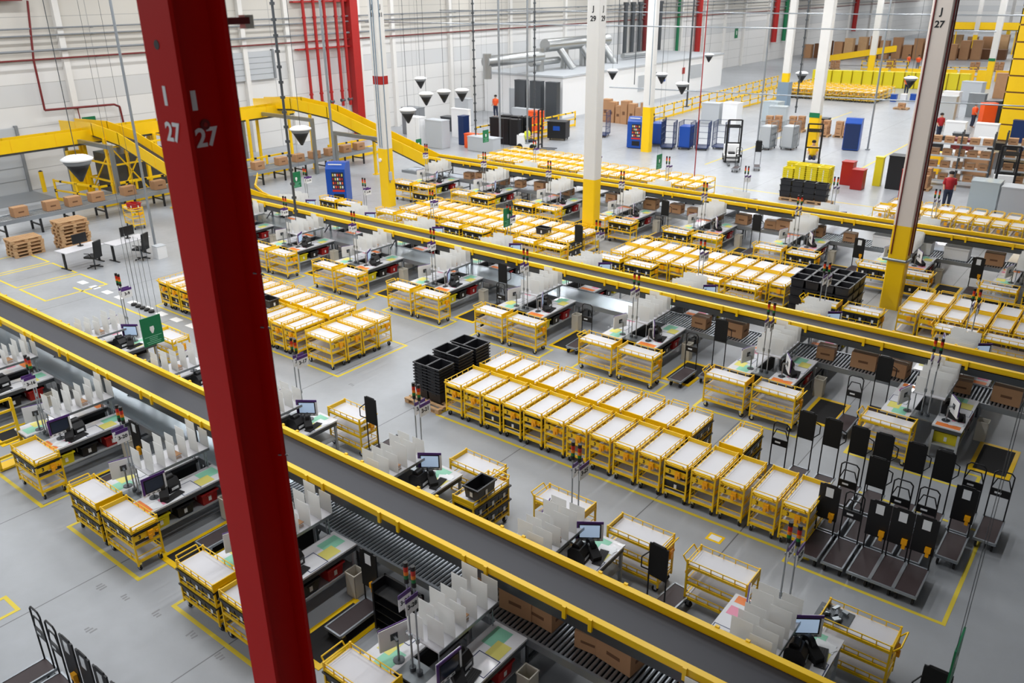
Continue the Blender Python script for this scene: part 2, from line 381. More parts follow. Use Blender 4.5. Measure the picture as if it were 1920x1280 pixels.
b = MB(); b.tube([(-.42, -.3, 1.72), (.3, -.3, 1.72)], .05, 'steel', 8); b.tube([(.3, -.3, 1.72), (.36, .1, 1.72)], .05, 'steel', 8); b.build('service_pipe', t)
rc_col(-18.1, 28.3, 'white column with yellow base marked J 29, rising between two trolley blocks', ('J', '29'))
t = rc_col(-30.1, 28.3, 'white column with a red ring and yellow base at the left', ('J', '31'), True, pipes=((-.08, -.26, 2.9), (.06, -.26, 2.9), (.31, -.1, 1.2)))
b = MB(); b.cb((.36, -.1, 1.55), (.1, .14, .4), 'grey_light'); b.build('switch_box', t)
b = MB(); b.cyl((-.12, -.24, 2.3), (-.12, -.3, 2.3), .09, 'white', 10); b.build('call_button', t)
FARCOL = [(-27.0, 48.7, 'slender white column beside the blue vending machine, yellow from waist height down'), (-17.0, 51.1, 'white column behind the forklift with a small green label'), (-28.1, 75.2, 'white column standing left of the far block of yellow carts'),
          (-27.9, 99.9, 'white column standing behind the right end of the far yellow cart block'), (-26.8, 147.6, 'farthest slim white column, right of column J 27'), (-16.1, 99.6, 'white column with green ring near the yellow tower'), (-26.7, 175.2, 'most distant white column with a red ring at top right')]
for i, (x, y, lb) in enumerate(FARCOL):
    t = rc_col(x, y, lb, None, pipes=((.2, -.27, 3),) if i == 0 else None)
    if i in (1, 5):
        b = MB(); b.box(-.31, -.26, 2.72, .31, -.245, 3.0, 'green'); b.build('green_label', t)
    if i == 2:
        b = MB(); b.box(-.5, -.45, 0, .5, .45, 2.1, 'grey_blue'); b.build('column_guard', t)
# steel drop poles and cable runs from the roof
POLE = [(-32.7, 17.2, 'galv', .055, 0, 'grey blue steel pole standing on the floor beside the desks'), (-26.9, 20.2, 'steel_dark', .05, .9, 'dark chain-like power pole dropping to a bench left of centre'), (-37.2, 31.0, 'galv', .07, 0, 'thick grey pole standing behind the blue vending machine'),
        (-36.5, 42.6, 'steel_dark', .05, 1, 'dark pole left of the white office, hanging over the work area'), (-35.2, 47.4, 'steel_dark', .05, 1.5, 'dark pole second left of the white office'), (-36.2, 44.8, 'galv', .07, .5, 'grey pole in front of the tool cabinets'),
        (-33.4, 44.2, 'galv', .06, .5, 'grey pole beside the black bag rack'), (-26.2, 52.5, 'steel_dark', .06, 2.5, 'dark pole hanging right behind the slender white column'), (-22.2, 55.5, 'galv', .06, 0, 'tall grey pole left of the wrapped pallets'), (-15.5, 57.6, 'galv', .06, 0, 'grey pole right of the blue vending machine under the roof'),
        (-22.0, 67, 'steel_dark', .05, 0, 'dark pole in front of the far yellow carts'), (-17.6, 36.6, 'red', .025, 1.6, 'thin red hose hanging straight down over the middle trolleys'),
        (-30.9, 53.5, 'steel_dark', .03, 3.6, 'thin dark cable hanging in front of the office'), (-34.5, 57.0, 'steel_dark', .03, 4.6, 'thin dark cable hanging over the office roof'), (-20.5, 57.4, 'steel_dark', .05, 2, 'dark pole left of the white column with green label')]
for (x, y, mk, rr, z0, lb) in POLE:
    b = MB(); b.cyl((x, y, z0), (x, y, 13), rr, mk, 8)
    if rr > .05: b.cb((x, y, z0+.03), (rr*4, rr*4, .06), mk)
    if mk == 'steel_dark' and rr == .05:
        for j in range(20): b.cb((x, y, z0+.4+j*.55), (.13, .13, .1), mk)
    tag(b.build('drop_pole' if rr > .03 else 'hanging_cable'), lb, 'pole' if rr > .03 else 'cable')
for i, (x0, y0, x1, y1, z) in enumerate(((-48, 44, -8, 49, 7.8), (-48, 52, -6, 54, 8.4), (-30, 48.7, -4, 53.5, 3.9))):
    b = MB(); b.cyl((x0, y0, z), (x1, y1, z), .04, 'galv', 6); tag(b.build('cable_rail'), 'long thin level cable rail crossing the hall, %s' % ('high left of the office', 'above the white office roof', 'low in front of the far carts')[i], 'rail')
# hanging cone signs
def make_cone():
    t = thing('hanging_cone_sign', 'x', 'hanging sign')
    b = MB(); b.lathe([(.05, -.66), (.42, .0)], 'black', 16); b.build('cone', t)
    b = MB(); b.lathe([(.46, 0), (.47, .05), (.3, .14), (.05, .17)], 'white', 16); b.build('white_cap', t)
    b = MB(); b.lathe([(.36, -.13), (.43, .0)], 'grey', 16); b.build('rim_band', t)
    b = MB(); b.cyl((0, 0, .15), (0, 0, 8.4), .012, 'steel_dark', 5); b.build('suspension_rod', t)
    return t
cone = Proto(make_cone)
CONES = [(-30.4, 13.7, 1.15, 'large black cone sign with white cap hanging over the left aisle'), (-29.4, 22.8, 1.0, 'black cone sign hanging in front of the yellow steel frame, by the dark pole'), (-29.8, 29.7, .92, 'black cone sign right next to the column with red ring'), (-33.7, 35.1, .92, 'black cone sign second right of the column with red ring'),
         (-33.7, 36.6, .92, 'black cone sign third right of the column with red ring'), (-33.2, 37.6, .92, 'black cone sign fourth right of the column with red ring, beside a grey pole'), (-40.0, 41.2, .92, 'highest black cone sign left of the white office'), (-32.3, 52.8, .9, 'black cone sign just right of column J 29'),
         (-28.1, 52.3, .9, 'black cone sign just right of the slender white column'), (-24.2, 47.7, .9, 'black cone sign over the blue cages'), (-33.1, 69.9, .9, 'black cone sign over the end of the white office'), (-20.6, 58.0, .9, 'black cone sign in front of the far yellow cart block'), (-13.8, 58.5, .9, 'black cone sign left of column J 27')]
for (x, y, s_, lb) in CONES:
    o = cone.put((x, y, 4.5), 0, lb, 'hanging cone signs'); o.scale = (s_, s_, s_)
    for ch in o.children:
        if ch.name.startswith('suspension'): ch.scale = (1, 1, 1/s_)
# hanging green signs
def green_sign(x, y, z, s_, lb, rot=0):
    t = thing('hanging_green_sign', lb, 'hanging sign', (x, y, z), rot, 'green hanging signs')
    b = MB(); b.box(-.012, -.26*s_, -.36*s_, .012, .26*s_, .36*s_, 'green'); b.build('board', t)
    b = MB(); b.lathe([(.02, -.12*s_), (.06*s_, -.02*s_), (.05*s_, .06*s_)], 'white', 10)
    o = b.build('emblem', t); o.scale = (.12, 1, 1); o.location = (.014, 0, .06*s_)
    b = MB()
    for j, wd in enumerate((.44, .22, .2, .38, .34)): b.box(.0125, -wd*s_/2, (-.14-j*.045)*s_, .0135, wd*s_/2, (-.127-j*.045)*s_, 'green_light')
    b.build('text_lines', t)
    b = MB()
    for sy in (-1, 1): b.cyl((0, sy*.22*s_, .36*s_), (0, sy*.22*s_, 13-z), .004, 'steel_dark', 4)
    b.build('suspension_wire', t)
for (x, y, z, s_, lb) in ((-18.3, 9.15, 2.45, 1.0, 'green hanging sign over the benches left of the red column'), (-.56, 9.3, 2.45, 1.0, 'green hanging sign seen edge-on in the lower right corner'), (-29.9, 22.67, 2.3, .95, 'green hanging sign beside the dark power pole, before the vending machine'),
                           (-18.37, 23.12, 2.3, .95, 'green hanging sign over trolleys left of column J 29'), (-30.5, 36.46, 2.3, .95, 'green hanging sign in front of the black bags'), (-18.96, 35.53, 2.3, .95, 'green hanging sign behind the far trolley rows'), (-33.0, 33.6, 2.0, .8, 'small green hanging sign left of the column with red ring')):
    green_sign(x, y, z, s_, lb)
for i, (y, z, lb) in enumerate(((22.9, 2.9, 'green wall sign above the yellow overhead conveyor'), (110, 4.2, 'green wall panel far beyond the office'))):
    b = MB(); b.box(-48.5, y-.45, z-.6, -48.44, y+.45, z+.6, 'green'); b.box(-48.44, y-.1, z-.2, -48.43, y+.1, z+.3, 'white'); tag(b.build('wall_sign'), lb, 'sign')
t = thing('warning_sign', 'white warning sign with yellow and red panels hung on the yellow conveyor', 'sign', (-44.6, 25.6, 3.6))
b = MB(); b.box(0, -.75, -.6, .04, .75, .6, 'white'); b.build('board', t)
b = MB(); b.prism([(.045, -.62, .1), (.045, -.2, .1), (.045, -.41, .45)], (.005, 0, 0), 'yellow'); b.build('warning_triangle', t)
b = MB(); b.box(.042, -.05, .15, .05, .65, .42, 'yellow'); b.build('yellow_panel', t)
b = MB(); b.box(.042, 0, -.42, .05, .65, -.1, 'red'); b.build('red_panel', t)

# ------------------------------------------------------------------ trolleys
CL, CW = 1.10, .54            # outer length (x) and width (y); the handle is at +x
SH = (.24, .56, .90)          # shelf heights
def rail(b, z, ends=(True, True), picks=5):
    hx, hy = CL/2-.015, CW/2-.015
    for sy in (-1, 1):
        b.box(-hx, sy*hy-.006, z+.085, hx, sy*hy+.006, z+.1, 'yellow')
        for j in range(1, picks): 
            x = -hx+2*hx*j/picks; b.box(x-.008, sy*hy-.006, z, x+.008, sy*hy+.006, z+.085, 'yellow')
    for i, sx in enumerate((-1, 1)):
        if ends[i]: b.box(sx*hx-.006, -hy, z+.085, sx*hx+.006, hy, z+.1, 'yellow')
def cart_frame(b):
    hx, hy = CL/2-.015, CW/2-.015
    for sx in (-1, 1):
        for sy in (-1, 1): b.box(sx*hx-.016, sy*hy-.016, .13, sx*hx+.016, sy*hy+.016, 1.01, 'yellow')
    for z in SH:
        for sy in (-1, 1): b.box(-hx, sy*hy-.013, z-.05, hx, sy*hy+.013, z, 'yellow')
        for sx in (-1, 1): b.box(sx*hx-.013, -hy, z-.05, sx*hx+.013, hy, z, 'yellow')
    b.box(-hx-.008, -hy, .90, -hx+.012, hy, 1.0, 'yellow')
def cart_handle(b):
    hx = CL/2; z = .93
    b.tube([(hx, -.2, z-.06), (hx+.1, -.2, z+.07), (hx+.1, .2, z+.07), (hx, .2, z-.06)], .013, 'yellow', 6)
def make_cart_near():
    t = thing('trolley', 'x', 'trolley')
    b = MB(); cart_frame(b); b.build('frame', t)
    b = MB()
    for i, z in enumerate(SH): rail(b, z, (False if i == 2 else True, i != 1))
    b.build('guard_rail', t)
    for z in SH:
        b = MB(); b.box(-CL/2+.03, -CW/2+.03, z-.03, CL/2-.03, CW/2-.03, z+.012, 'white_board'); b.build('shelf_board', t)
    b = MB(); cart_handle(b); b.build('handle', t)
    b = MB(); b.box(CL/2-.02, -.25, .66, CL/2-.005, .25, .78, 'yellow'); pl = b.build('number_plate', t)
    lettering('3', .11, 'black', pl, (CL/2-.003, -.13, .72), '+x', 'number')
    b = MB(); b.cb((CL/2+.03, .07, .74), (.05, .1, .09), 'orange_plastic'); b.cb((CL/2+.045, .05, .67), (.05, .06, .1), 'orange_plastic'); b.cb((CL/2+.035, .11, .68), (.03, .04, .07), 'orange_plastic'); b.cb((CL/2+.02, .2, .7), (.03, .04, .05), 'orange_plastic'); b.build('scanner_holder', t)
    for sx in (-1, 1):
        for sy in (-1, 1):
            x, y = sx*(CL/2-.07), sy*(CW/2-.06)
            b = MB(); b.cb((x, y, .155), (.07, .06, .05), 'chrome'); b.cb((x, y-.022, .1), (.05, .006, .1), 'chrome'); b.cb((x, y+.022, .1), (.05, .006, .1), 'chrome'); c = b.build('caster', t)
            b = MB(); b.cyl((x-.015, y-.017, .062), (x-.015, y+.017, .062), .062, 'rubber', 12); b.build('wheel', c)
    return t
def make_cart_mid():
    t = thing('trolley', 'x', 'trolley')
    b = MB(); cart_frame(b); b.build('frame', t)
    b = MB(); rail(b, SH[2], (False, True)); rail(b, SH[1]); b.build('guard_rail', t)
    for z in SH:
        b = MB(); b.box(-CL/2+.03, -CW/2+.03, z-.03, CL/2-.03, CW/2-.03, z+.012, 'white_board'); b.build('shelf_board', t)
    b = MB(); cart_handle(b); b.build('handle', t)
    b = MB(); b.box(CL/2-.02, -.25, .66, CL/2-.005, .25, .78, 'yellow'); b.cb((CL/2+.03, .07, .72), (.05, .12, .14), 'orange_plastic'); b.build('scanner_holder', t)
    b = MB()
    for sx in (-1, 1):
        for sy in (-1, 1): b.cyl((sx*(CL/2-.07), sy*(CW/2-.06)-.02, .065), (sx*(CL/2-.07), sy*(CW/2-.06)+.02, .065), .065, 'rubber', 8); b.cb((sx*(CL/2-.07), sy*(CW/2-.06), .14), (.06, .05, .05), 'chrome')
    b.build('caster_set', t)
    return t
def make_cart_far():
    b = MB(); cart_frame(b); rail(b, SH[2], (False, True), 3); cart_handle(b)
    for z in SH: b.box(-CL/2+.03, -CW/2+.03, z-.03, CL/2-.03, CW/2-.03, z+.012, 'white_board')
    b.cb((CL/2+.03, .07, .72), (.05, .12, .14), 'orange_plastic')
    for sx in (-1, 1):
        for sy in (-1, 1): b.cyl((sx*(CL/2-.07), sy*(CW/2-.06)-.02, .065), (sx*(CL/2-.07), sy*(CW/2-.06)+.02, .065), .065, 'rubber', 6)
    return tag(b.build('trolley'), 'x', 'trolley')
NEAR, MID, FAR = Proto(make_cart_near), Proto(make_cart_mid), Proto(make_cart_far)

# ------------------------------------------------------------------ totes, boxes, pallets
def tote_mb(k, L=.54, W=.345, H=.27, wall=.012, rim='same'):
    b = MB(); rk = k
    tp = .9
    def ring(s, z, ins=0): return [(-L/2*s+ins, -W/2*s+ins, z), (L/2*s-ins, -W/2*s+ins, z), (L/2*s-ins, W/2*s-ins, z), (-L/2*s+ins, W/2*s-ins, z)]
    o0, o1, i1, i0 = ring(tp, 0), ring(1, H), ring(1, H, wall), ring(tp, .012, wall)
    vs = o0+o1+i1+i0
    fs = [(3, 2, 1, 0), (12, 13, 14, 15)]
    for a in range(3):
        for i in range(4):
            j = (i+1) % 4; fs.append((a*4+i, a*4+j, a*4+4+j, a*4+4+i))
    b._add(vs, fs, k)
    e = .024
    for (x0, y0, x1, y1) in ((-L/2-e, -W/2-e, L/2+e, -W/2), (-L/2-e, W/2, L/2+e, W/2+e), (-L/2-e, -W/2, -L/2, W/2), (L/2, -W/2, L/2+e, W/2)): b.box(x0, y0, H-.03, x1, y1, H, k)
    for sx in (-1, 1): b.cb((sx*L/2, 0, H-.06), (.03, .16, .03), k)
    return b
def make_tote(k, nm, cat='tote'):
    def f():
        t = thing(nm, 'x', cat)
        tote_mb(k).build('bin_body', t)
        for s in (-1, 1):
            b = MB(); b.box(s*.262-.002, -.035, .07, s*.262+.002, .03, .17, 'white_gloss'); b.build('paper_label', t)
        b = MB(); b.box(-.03, -.172, .06, .03, -.168, .17, 'white_gloss'); b.build('paper_label', t)
        return t
    return f
TOTE = Proto(make_tote('black_tote', 'black_tote')); TY = Proto(make_tote('lemon_plastic', 'yellow_tote')); TR = Proto(make_tote('red_tote', 'red_tote'))
def make_stack_tote():
    t = thing('black_tote', 'x', 'tote')
    tote_mb('black_tote', .55, .42, .3).build('bin_body', t)
    return t
STOTE = Proto(make_stack_tote)
def make_box(L, W, H):
    def f():
        t = thing('cardboard_box', 'x', 'box')
        b = MB(); b.box(-L/2, -W/2, 0, L/2, W/2, H, 'card'); b.build('carton', t)
        b = MB(); b.box(-L/2-.002, -.03, H-.06, L/2+.002, .03, H+.003, 'tape'); b.build('packing_tape', t)
        b = MB()
        b.box(-.12, -W/2-.002, H*.4, .12, -W/2, H*.55, 'card_dark'); b.box(L/2, -.1, H*.4, L/2+.002, .1, H*.55, 'card_dark')
        b.build('print', t)
        return t
    return f
BOX = [Proto(make_box(.55, .4, .38)), Proto(make_box(.45, .4, .32)), Proto(make_box(.62, .45, .42))]
def make_pallet():
    t = thing('pallet', 'x', 'pallet')
    b = MB()
    for j in range(5): b.box(-.6, -.4+j*.1775, .122, .6, -.4+j*.1775+.09, .144, 'wood')
    for x in (-.55, 0, .55): b.box(x-.05, -.4, .1, x+.05, .4, .122, 'wood')
    b.build('deck_boards', t)
    b = MB()
    for x in (-.53, 0, .53):
        for y in (-.33, 0, .33): b.box(x-.07, y-.06, .022, x+.07, y+.06, .1, 'wood')
    for y in (-.33, 0, .33): b.box(-.6, y-.05, 0, .6, y+.05, .022, 'wood')
    b.build('blocks', t)
    return t
PAL = Proto(make_pallet)

# ------------------------------------------------------------------ platform trucks
def make_truck(kind):
    def f():
        t = thing('platform_truck', 'x', 'platform truck')
        L, W = .95, .40
        b = MB(); b.box(-W/2+.03, -L/2+.03, .2, W/2-.03, L/2-.03, .222, 'deck'); b.build('deck_board', t)
        b = MB(); e = .03
        for (x0, y0, x1, y1) in ((-W/2, -L/2, W/2, -L/2+e), (-W/2, L/2-e, W/2, L/2), (-W/2, -L/2, -W/2+e, L/2), (W/2-e, -L/2, W/2, L/2)): b.box(x0, y0, .18, x1, y1, .23, 'galv')
        b.build('rim', t)
        b = MB(); y = L/2-.04; h = 1.62 if kind == 'tall' else 1.3
        b.tube([(-W/2+.03, y, .2), (-W/2+.03, y, h-.06), (-W/2+.09, y, h), (W/2-.09, y, h), (W/2-.03, y, h-.06), (W/2-.03, y, .2)], .014, 'black', 7)
        if kind == 'open':
            b.tube([(-W/2+.03, y, h-.38), (-W/2+.1, y, h-.17), (W/2-.1, y, h-.17), (W/2-.03, y, h-.38)], .012, 'black', 6)
        b.build('push_frame', t)
        b = MB()
        if kind == 'tall': b.box(-W/2+.02, y-.012, h-.66, W/2-.02, y+.012, h-.02, 'black_mesh')
        elif kind == 'open': b.box(-W/2+.03, y-.01, h-.56, W/2-.03, y+.01, h-.40, 'black')
        else: b.box(-W/2+.005, y-.014, h-.76, W/2-.005, y+.012, h-.01, 'black')
        b.build('back_panel', t)
        if kind == 'paper':
            b = MB(); b.box(-.07, y-.02, h-.26, .07, y-.013, h-.06, 'white_gloss'); b.build('paper_sheet', t)
            b = MB(); b.cb((.1, y-.05, h-.63), (.1, .06, .1), 'orange_plastic'); b.cb((.1, y-.04, h-.72), (.06, .05, .12), 'orange_plastic'); b.build('scanner_holder', t)
        if kind == 'open':
            b = MB(); b.box(-.1, y-.014, h-.5, .02, y-.011, h-.46, 'white_gloss'); b.build('plate', t)
        if kind == 'tall':
            b = MB(); b.tube([(W/2-.03, y, h-.2), (W/2+.06, y+.1, h-.3), (W/2+.06, y+.1, h-.5), (W/2-.03, y, h-.58)], .012, 'black', 6); b.build('side_handle', t)
        for sx in (-1, 1):
            for sy in (-1, 1):
                x, yy = sx*(W/2-.06), sy*(L/2-.1)
                b = MB(); b.cb((x, yy, .155), (.06, .07, .05), 'chrome'); c = b.build('caster', t)
                b = MB(); b.cyl((x-.018, yy, .07), (x+.018, yy, .07), .07, 'rubber', 12); b.build('wheel', c)
        return t
    return f
TRK = {k_: Proto(make_truck(k_)) for k_ in ('tall', 'open', 'paper')}

# ------------------------------------------------------------------ conveyors
def belt_conveyor(nm, lb, x0, x1, y0, y1, legs, z=1.75):
    t = thing(nm, lb, 'conveyor', (0, 0, 0))
    b = MB(); b.box(x0, y0+.09, z-.16, x1, y1-.09, z-.13, 'belt'); b.build('belt', t)
    for nm2, ya, yb in (('near_rail', y0, y0+.1), ('far_rail', y1-.1, y1)):
        b = MB(); b.box(x0, ya, z-.10, x1, yb, z, 'yellow'); b.box(x0, ya+.01, z-.13, x1, yb-.01, z-.10, 'yellow_deep')
        xx = x0+.6
        while xx < x1:
            for q in (0, .45):
                s = -1 if nm2 == 'near_rail' else 1
                yc = ya-.012 if s < 0 else yb+.012
                b.box(xx+q-.03, yc-.02, z-.2, xx+q+.03, yc+.02, z+.015, 'yellow')
            xx += 1.93
        b.build('side_rail', t)
    b = MB(); b.box(x0, y0+.05, z-.34, x1, y1-.05, z-.17, 'steel_dark'); b.build('bed', t)
    for x in legs:
        for yy in (y0+.06, y1-.06):
            b = MB(); b.box(x-.03, yy-.03, 0, x+.03, yy+.03, z-.3, 'steel'); b.cb((x, yy, .01), (.16, .12, .02), 'steel'); b.build('support_leg', t)
    b = MB()
    for x in legs: b.bar((x, y0+.06, .35), (x, y1-.06, 1.1), .03, 'steel_dark')
    b.build('cross_brace', t)
    return t
def roller_line(nm, lb, x0, x1, y0, y1, xs, legs, z=.80, along='x', m_rail='galv'):
    """rollers from xs on, plain slide plate before it"""
    t = thing(nm, lb, 'roller conveyor', (0, 0, 0))
    for ya in (y0, y1-.05):
        b = MB(); b.box(x0, ya, z-.12, x1, ya+.05, z+.02, m_rail); b.build('side_rail', t)
    if xs > x0:
        b = MB(); b.box(x0, y0+.05, z-.02, xs, y1-.05, z+.01, 'steel_plate'); b.build('slide_plate', t)
    if xs < x1:
        b = MB(); x = xs+.04
        while x < x1-.03:
            b.cyl((x, y0+.05, z-.02), (x, y1-.05, z-.02), .03, 'galv', 8, caps=False); x += .085
        o = b.build('rollers', t)
        b = MB(); b.box(xs, y0+.05, z-.11, x1, y1-.05, z-.07, 'steel_dark'); b.build('pan', t)
    for x in legs:
        if not x0 < x < x1: continue
        b = MB()
        for yy in (y0+.1, y1-.1): b.box(x-.025, yy-.025, 0, x+.025, yy+.025, z-.1, 'steel_dark')
        b.box(x-.02, y0+.1, .25, x+.02, y1-.1, .29, 'steel_dark')
        b.build('stand', t)
    return t
P = 3.85
XR0 = -2.1; XR5 = -1.8
legA = [XR0-P*k_-.2-1.1 for k_ in range(-1, 8)]
belt_conveyor('belt_conveyor', 'dark belt conveyor with yellow side rails, nearest of three, behind the red column', -31, 3.5, 7.91, 8.86, legA)
belt_conveyor('belt_conveyor', 'dark belt conveyor with yellow side rails, middle of three, crossing the hall', -30.6, 6.5, 20.65, 21.6, legA)
belt_conveyor('belt_conveyor', 'dark belt conveyor with yellow side rails, rearmost of three, fed by the yellow incline', -31.0, 12, 32.2, 33.15, [x+.3 for x in legA])
roller_line('roller_conveyor', 'low roller line under the nearest belt conveyor, with cartons on it', -31, 3.5, 7.86, 8.9, -12.4, [x+1.2 for x in legA])
roller_line('roller_conveyor', 'low roller line under the middle belt conveyor, with cartons at its right end', -34, 6.5, 20.6, 21.65, -11.2, [x+1.2 for x in legA])
roller_line('roller_conveyor', 'low roller line under the rearmost belt conveyor, crowded with cartons', -33, 12, 32.15, 33.2, -33, [x+1.5 for x in legA])

# ------------------------------------------------------------------ packing stations
ROWS = [('front belt near side', 6.93, 0, XR0, 3, 5.78), ('front belt far side', 9.83, PI, XR0, 3, 11.12), ('middle belt near side', 19.72, 0, XR0, 3, 18.22),
        ('middle belt far side', 22.58, PI, XR0, 2, 25.0), ('rear belt near side', 31.27, 0, XR5, 2, 29.65), ('rear belt far side', 34.13, PI, XR5, 1, 36.0)]
def make_bench(lod, side):
    def f():
        t = thing('packing_bench', 'x', 'packing bench')
        x0, x1 = .25, .875
        b = MB(); b.box(x0, -.93, .80, x1, .93, .835, 'laminate'); b.build('bench_top', t)
        b = MB(); b.box(x0+.02, -.91, .70, x1-.015, .91, .80, 'steel_dark'); b.build('apron', t)
        b = MB(); b.box(x0+.02, -.9, .33, x1-.04, .9, .36, 'grey_light'); b.box(x0+.02, -.9, .36, x0+.03, .9, .70, 'black'); b.build('lower_shelf', t)
        for (x, y) in ((x0+.04, -.88), (x1-.05, -.88), (x0+.04, .88), (x1-.05, .88)):
            b = MB(); b.cb((x, y, .35), (.05, .05, .7), 'grey_light'); b.build('leg', t)
        if lod >= 2:
            b = MB(); b.box(x0+.1, .45, .8355, x1-.22, .86, .8365, 'green_light'); b.build('green_notice', t)
            b = MB(); b.box(x0+.3, .3, .8368, x1-.06, .62, .8378, 'sticker_yellow'); b.build('yellow_notice', t)
            b = MB()
            for (a0, b0, a1, b1) in ((.45, -.1, .86, -.085), (.45, .28, .86, .295), (.45, -.1, .465, .29), (.845, -.1, .86, .29)): b.box(a0, b0, .8355, a1, b1, .8365, 'blue_dark')
            b.build('tape_outline', t)
            b = MB(); b.box(x0+.06, -.9, .8355, x1-.06, -.72, .8365, 'sticker_orange'); b.build('orange_notice', t)
            b = MB(); b.box(x1-.3, -.62, .8355, x1-.06, -.4, .8365, 'sticker_pink'); b.build('pink_notice', t)
        if side < 0:
            t.rotation_euler.z = PI
        return t
    return f
def make_rack(lod):
    def f():
        t = thing('divider_rack', 'x', 'sorting rack')
        b = MB(); b.box(-.34, -.45, 1.25, .34, .88, 1.275, 'white_board'); b.box(.335, -.45, 1.235, .345, .88, 1.29, 'steel'); b.box(-.345, -.45, 1.235, -.335, .88, 1.29, 'steel'); b.build('shelf', t)
        b = MB(); b.box(-.25, -.8, .80, .25, -.42, .835, 'steel'); b.build('mast_plate', t)
        for (x, y) in ((-.28, -.4), (.28, -.4), (-.28, .82), (.28, .82), (-.2, .82), (.2, .82))[:6 if lod > 1 else 4]:
            b = MB(); b.cyl((x, y, .835), (x, y, 1.25), .012, 'galv', 6); b.build('support_pole', t)
        for c in (-1, 1):
            for j in range(6):
                b = MB(); y = -.40+j*.245+(.06 if c > 0 else 0); hh = .40+.05*((j+(c > 0)) % 3)
                x0, x1 = (-.335, -.015) if c < 0 else (.015, .335)
                b.box(x0, y-.003, 1.277, x1, y+.003, 1.277+hh, 'frosted'); b.build('divider_panel', t)
        return t
    return f
def make_mast(lod):
    def f():
        t = thing('signal_mast', 'x', 'signal mast')
        b = MB(); b.cyl((0, 0, .835), (0, 0, 2.42), .014, 'galv', 7); b.cyl((0, 0, .835), (0, 0, .9), .05, 'steel_dark', 10); b.cyl((0, 0, 1.42), (0, 0, 1.5), .03, 'steel', 8); b.build('pole', t)
        for z0, z1, k_ in ((2.42, 2.5, 'black'), (2.5, 2.56, 'lamp_green'), (2.56, 2.62, 'lamp_amber'), (2.62, 2.70, 'lamp_red'), (2.70, 2.77, 'black')):
            b = MB(); b.cyl((0, 0, z0), (0, 0, z1), .035, k_, 10); b.build({'lamp_red': 'red_lamp', 'lamp_amber': 'amber_lamp', 'lamp_green': 'green_lamp'}.get(k_, 'lamp_cap' if z0 > 2.6 else 'lamp_base'), t)
        return t
    return f
def make_monitor(scr):
    def f():
        # faces +x; origin at bench top
        t = thing('monitor', 'x', 'monitor')
        b = MB(); b.box(-.02, -.2, .22, .0, .2, .52, 'black'); b.build('display_body', t)
        b = MB(); b.box(.0, -.175, .245, .004, .175, .495, scr); b.build('screen', t)
        b = MB()
        for (y0, z0, y1, z1) in ((-.24, .52, .24, .57), (-.24, .2, -.2, .52)): b.box(-.012, y0, z0, .003, y1, z1, 'purple')
        b.box(-.012, .2, .2, .003, .24, .52, 'white'); b.box(-.012, -.24, .17, .003, .24, .22, 'white')
        for j in range(4): b.box(.003, -.17+j*.1, .18, .005, -.12+j*.1, .21, 'grey')
        b.build('purple_surround', t)
        b = MB(); b.cyl((-.14, 0, 0), (-.14, 0, .36), .018, 'steel', 8); b.bar((-.14, 0, .36), (-.02, 0, .37), .04, 'steel'); b.cyl((-.14, 0, 0), (-.14, 0, .015), .09, 'steel_dark', 12); b.build('stand_arm', t)
        b = MB(); b.box(-.03, -.24, .17, -.021, .24, .56, 'white'); b.cb((-.03, 0, .37), (.012, .12, .12), 'steel_dark'); b.build('rear_cover', t)
        return t
    return f
def make_printer():
    t = thing('label_printer', 'x', 'label printer')
    b = MB(); b.prism([(-.12, -.1, 0), (.12, -.1, 0), (.12, -.1, .12), (.06, -.1, .2), (-.08, -.1, .2), (-.12, -.1, .15)], (0, .2, 0), 'black'); b.build('housing', t)
    b = MB(); b.cyl((-.02, -.06, .2), (-.02, .06, .2), .06, 'black', 12); b.build('roll_cover', t)
    b = MB(); b.box(.12, -.06, .04, .125, .06, .08, 'white_gloss'); b.build('label_slot', t)
    return t
def make_taper():
    t = thing('tape_dispenser', 'x', 'tape dispenser')
    b = MB(); b.prism([(-.15, -.07, 0), (.15, -.07, 0), (.15, -.07, .08), (-.02, -.07, .17), (-.15, -.07, .15)], (0, .14, 0), 'rubber'); b.build('body', t)
    b = MB(); b.cyl((-.06, -.035, .17), (-.06, .035, .17), .09, 'black', 14); b.build('tape_roll', t)
    b = MB(); b.cyl((-.06, -.04, .17), (-.06, .04, .17), .03, 'grey_light', 10); b.build('roll_core', t)
    return t
def make_binw():
    t = thing('waste_bin', 'x', 'bin')
    b = MB(); o = .12
    b.box(-o, -o, 0, o, -o+.012, .5, 'beige'); b.box(-o, o-.012, 0, o, o, .5, 'beige'); b.box(-o, -o, 0, -o+.012, o, .5, 'beige'); b.box(o-.012, -o, 0, o, o, .5, 'beige'); b.box(-o, -o, 0, o, o, .02, 'beige'); b.build('bin_body', t)
    b = MB()
    for (x0, y0, x1, y1) in ((-.13, -.13, .13, -.11), (-.13, .11, .13, .13), (-.13, -.13, -.11, .13), (.11, -.13, .13, .13)): b.box(x0, y0, .48, x1, y1, .51, 'beige')
    b.build('rim', t)
    return t
def make_keyboard():
    t = thing('keyboard', 'x', 'keyboard')
    b = MB(); b.box(-.22, -.08, 0, .22, .08, .02, 'black'); b.build('case', t)
    b = MB()
    for i in range(4): b.box(-.2, -.07+i*.035, .02, .2, -.045+i*.035, .026, 'rubber')
    b.build('keys', t)
    return t
def make_mailers():
    t = thing('mailer_stack', 'x', 'packaging')
    b = MB()
    for j in range(6): b.cb((random.uniform(-.01, .01), random.uniform(-.01, .01), .008+j*.016), (.24, .15, .014), ('white', 'card')[j % 2], random.uniform(-.08, .08))
    b.build('mailers', t)
    return t
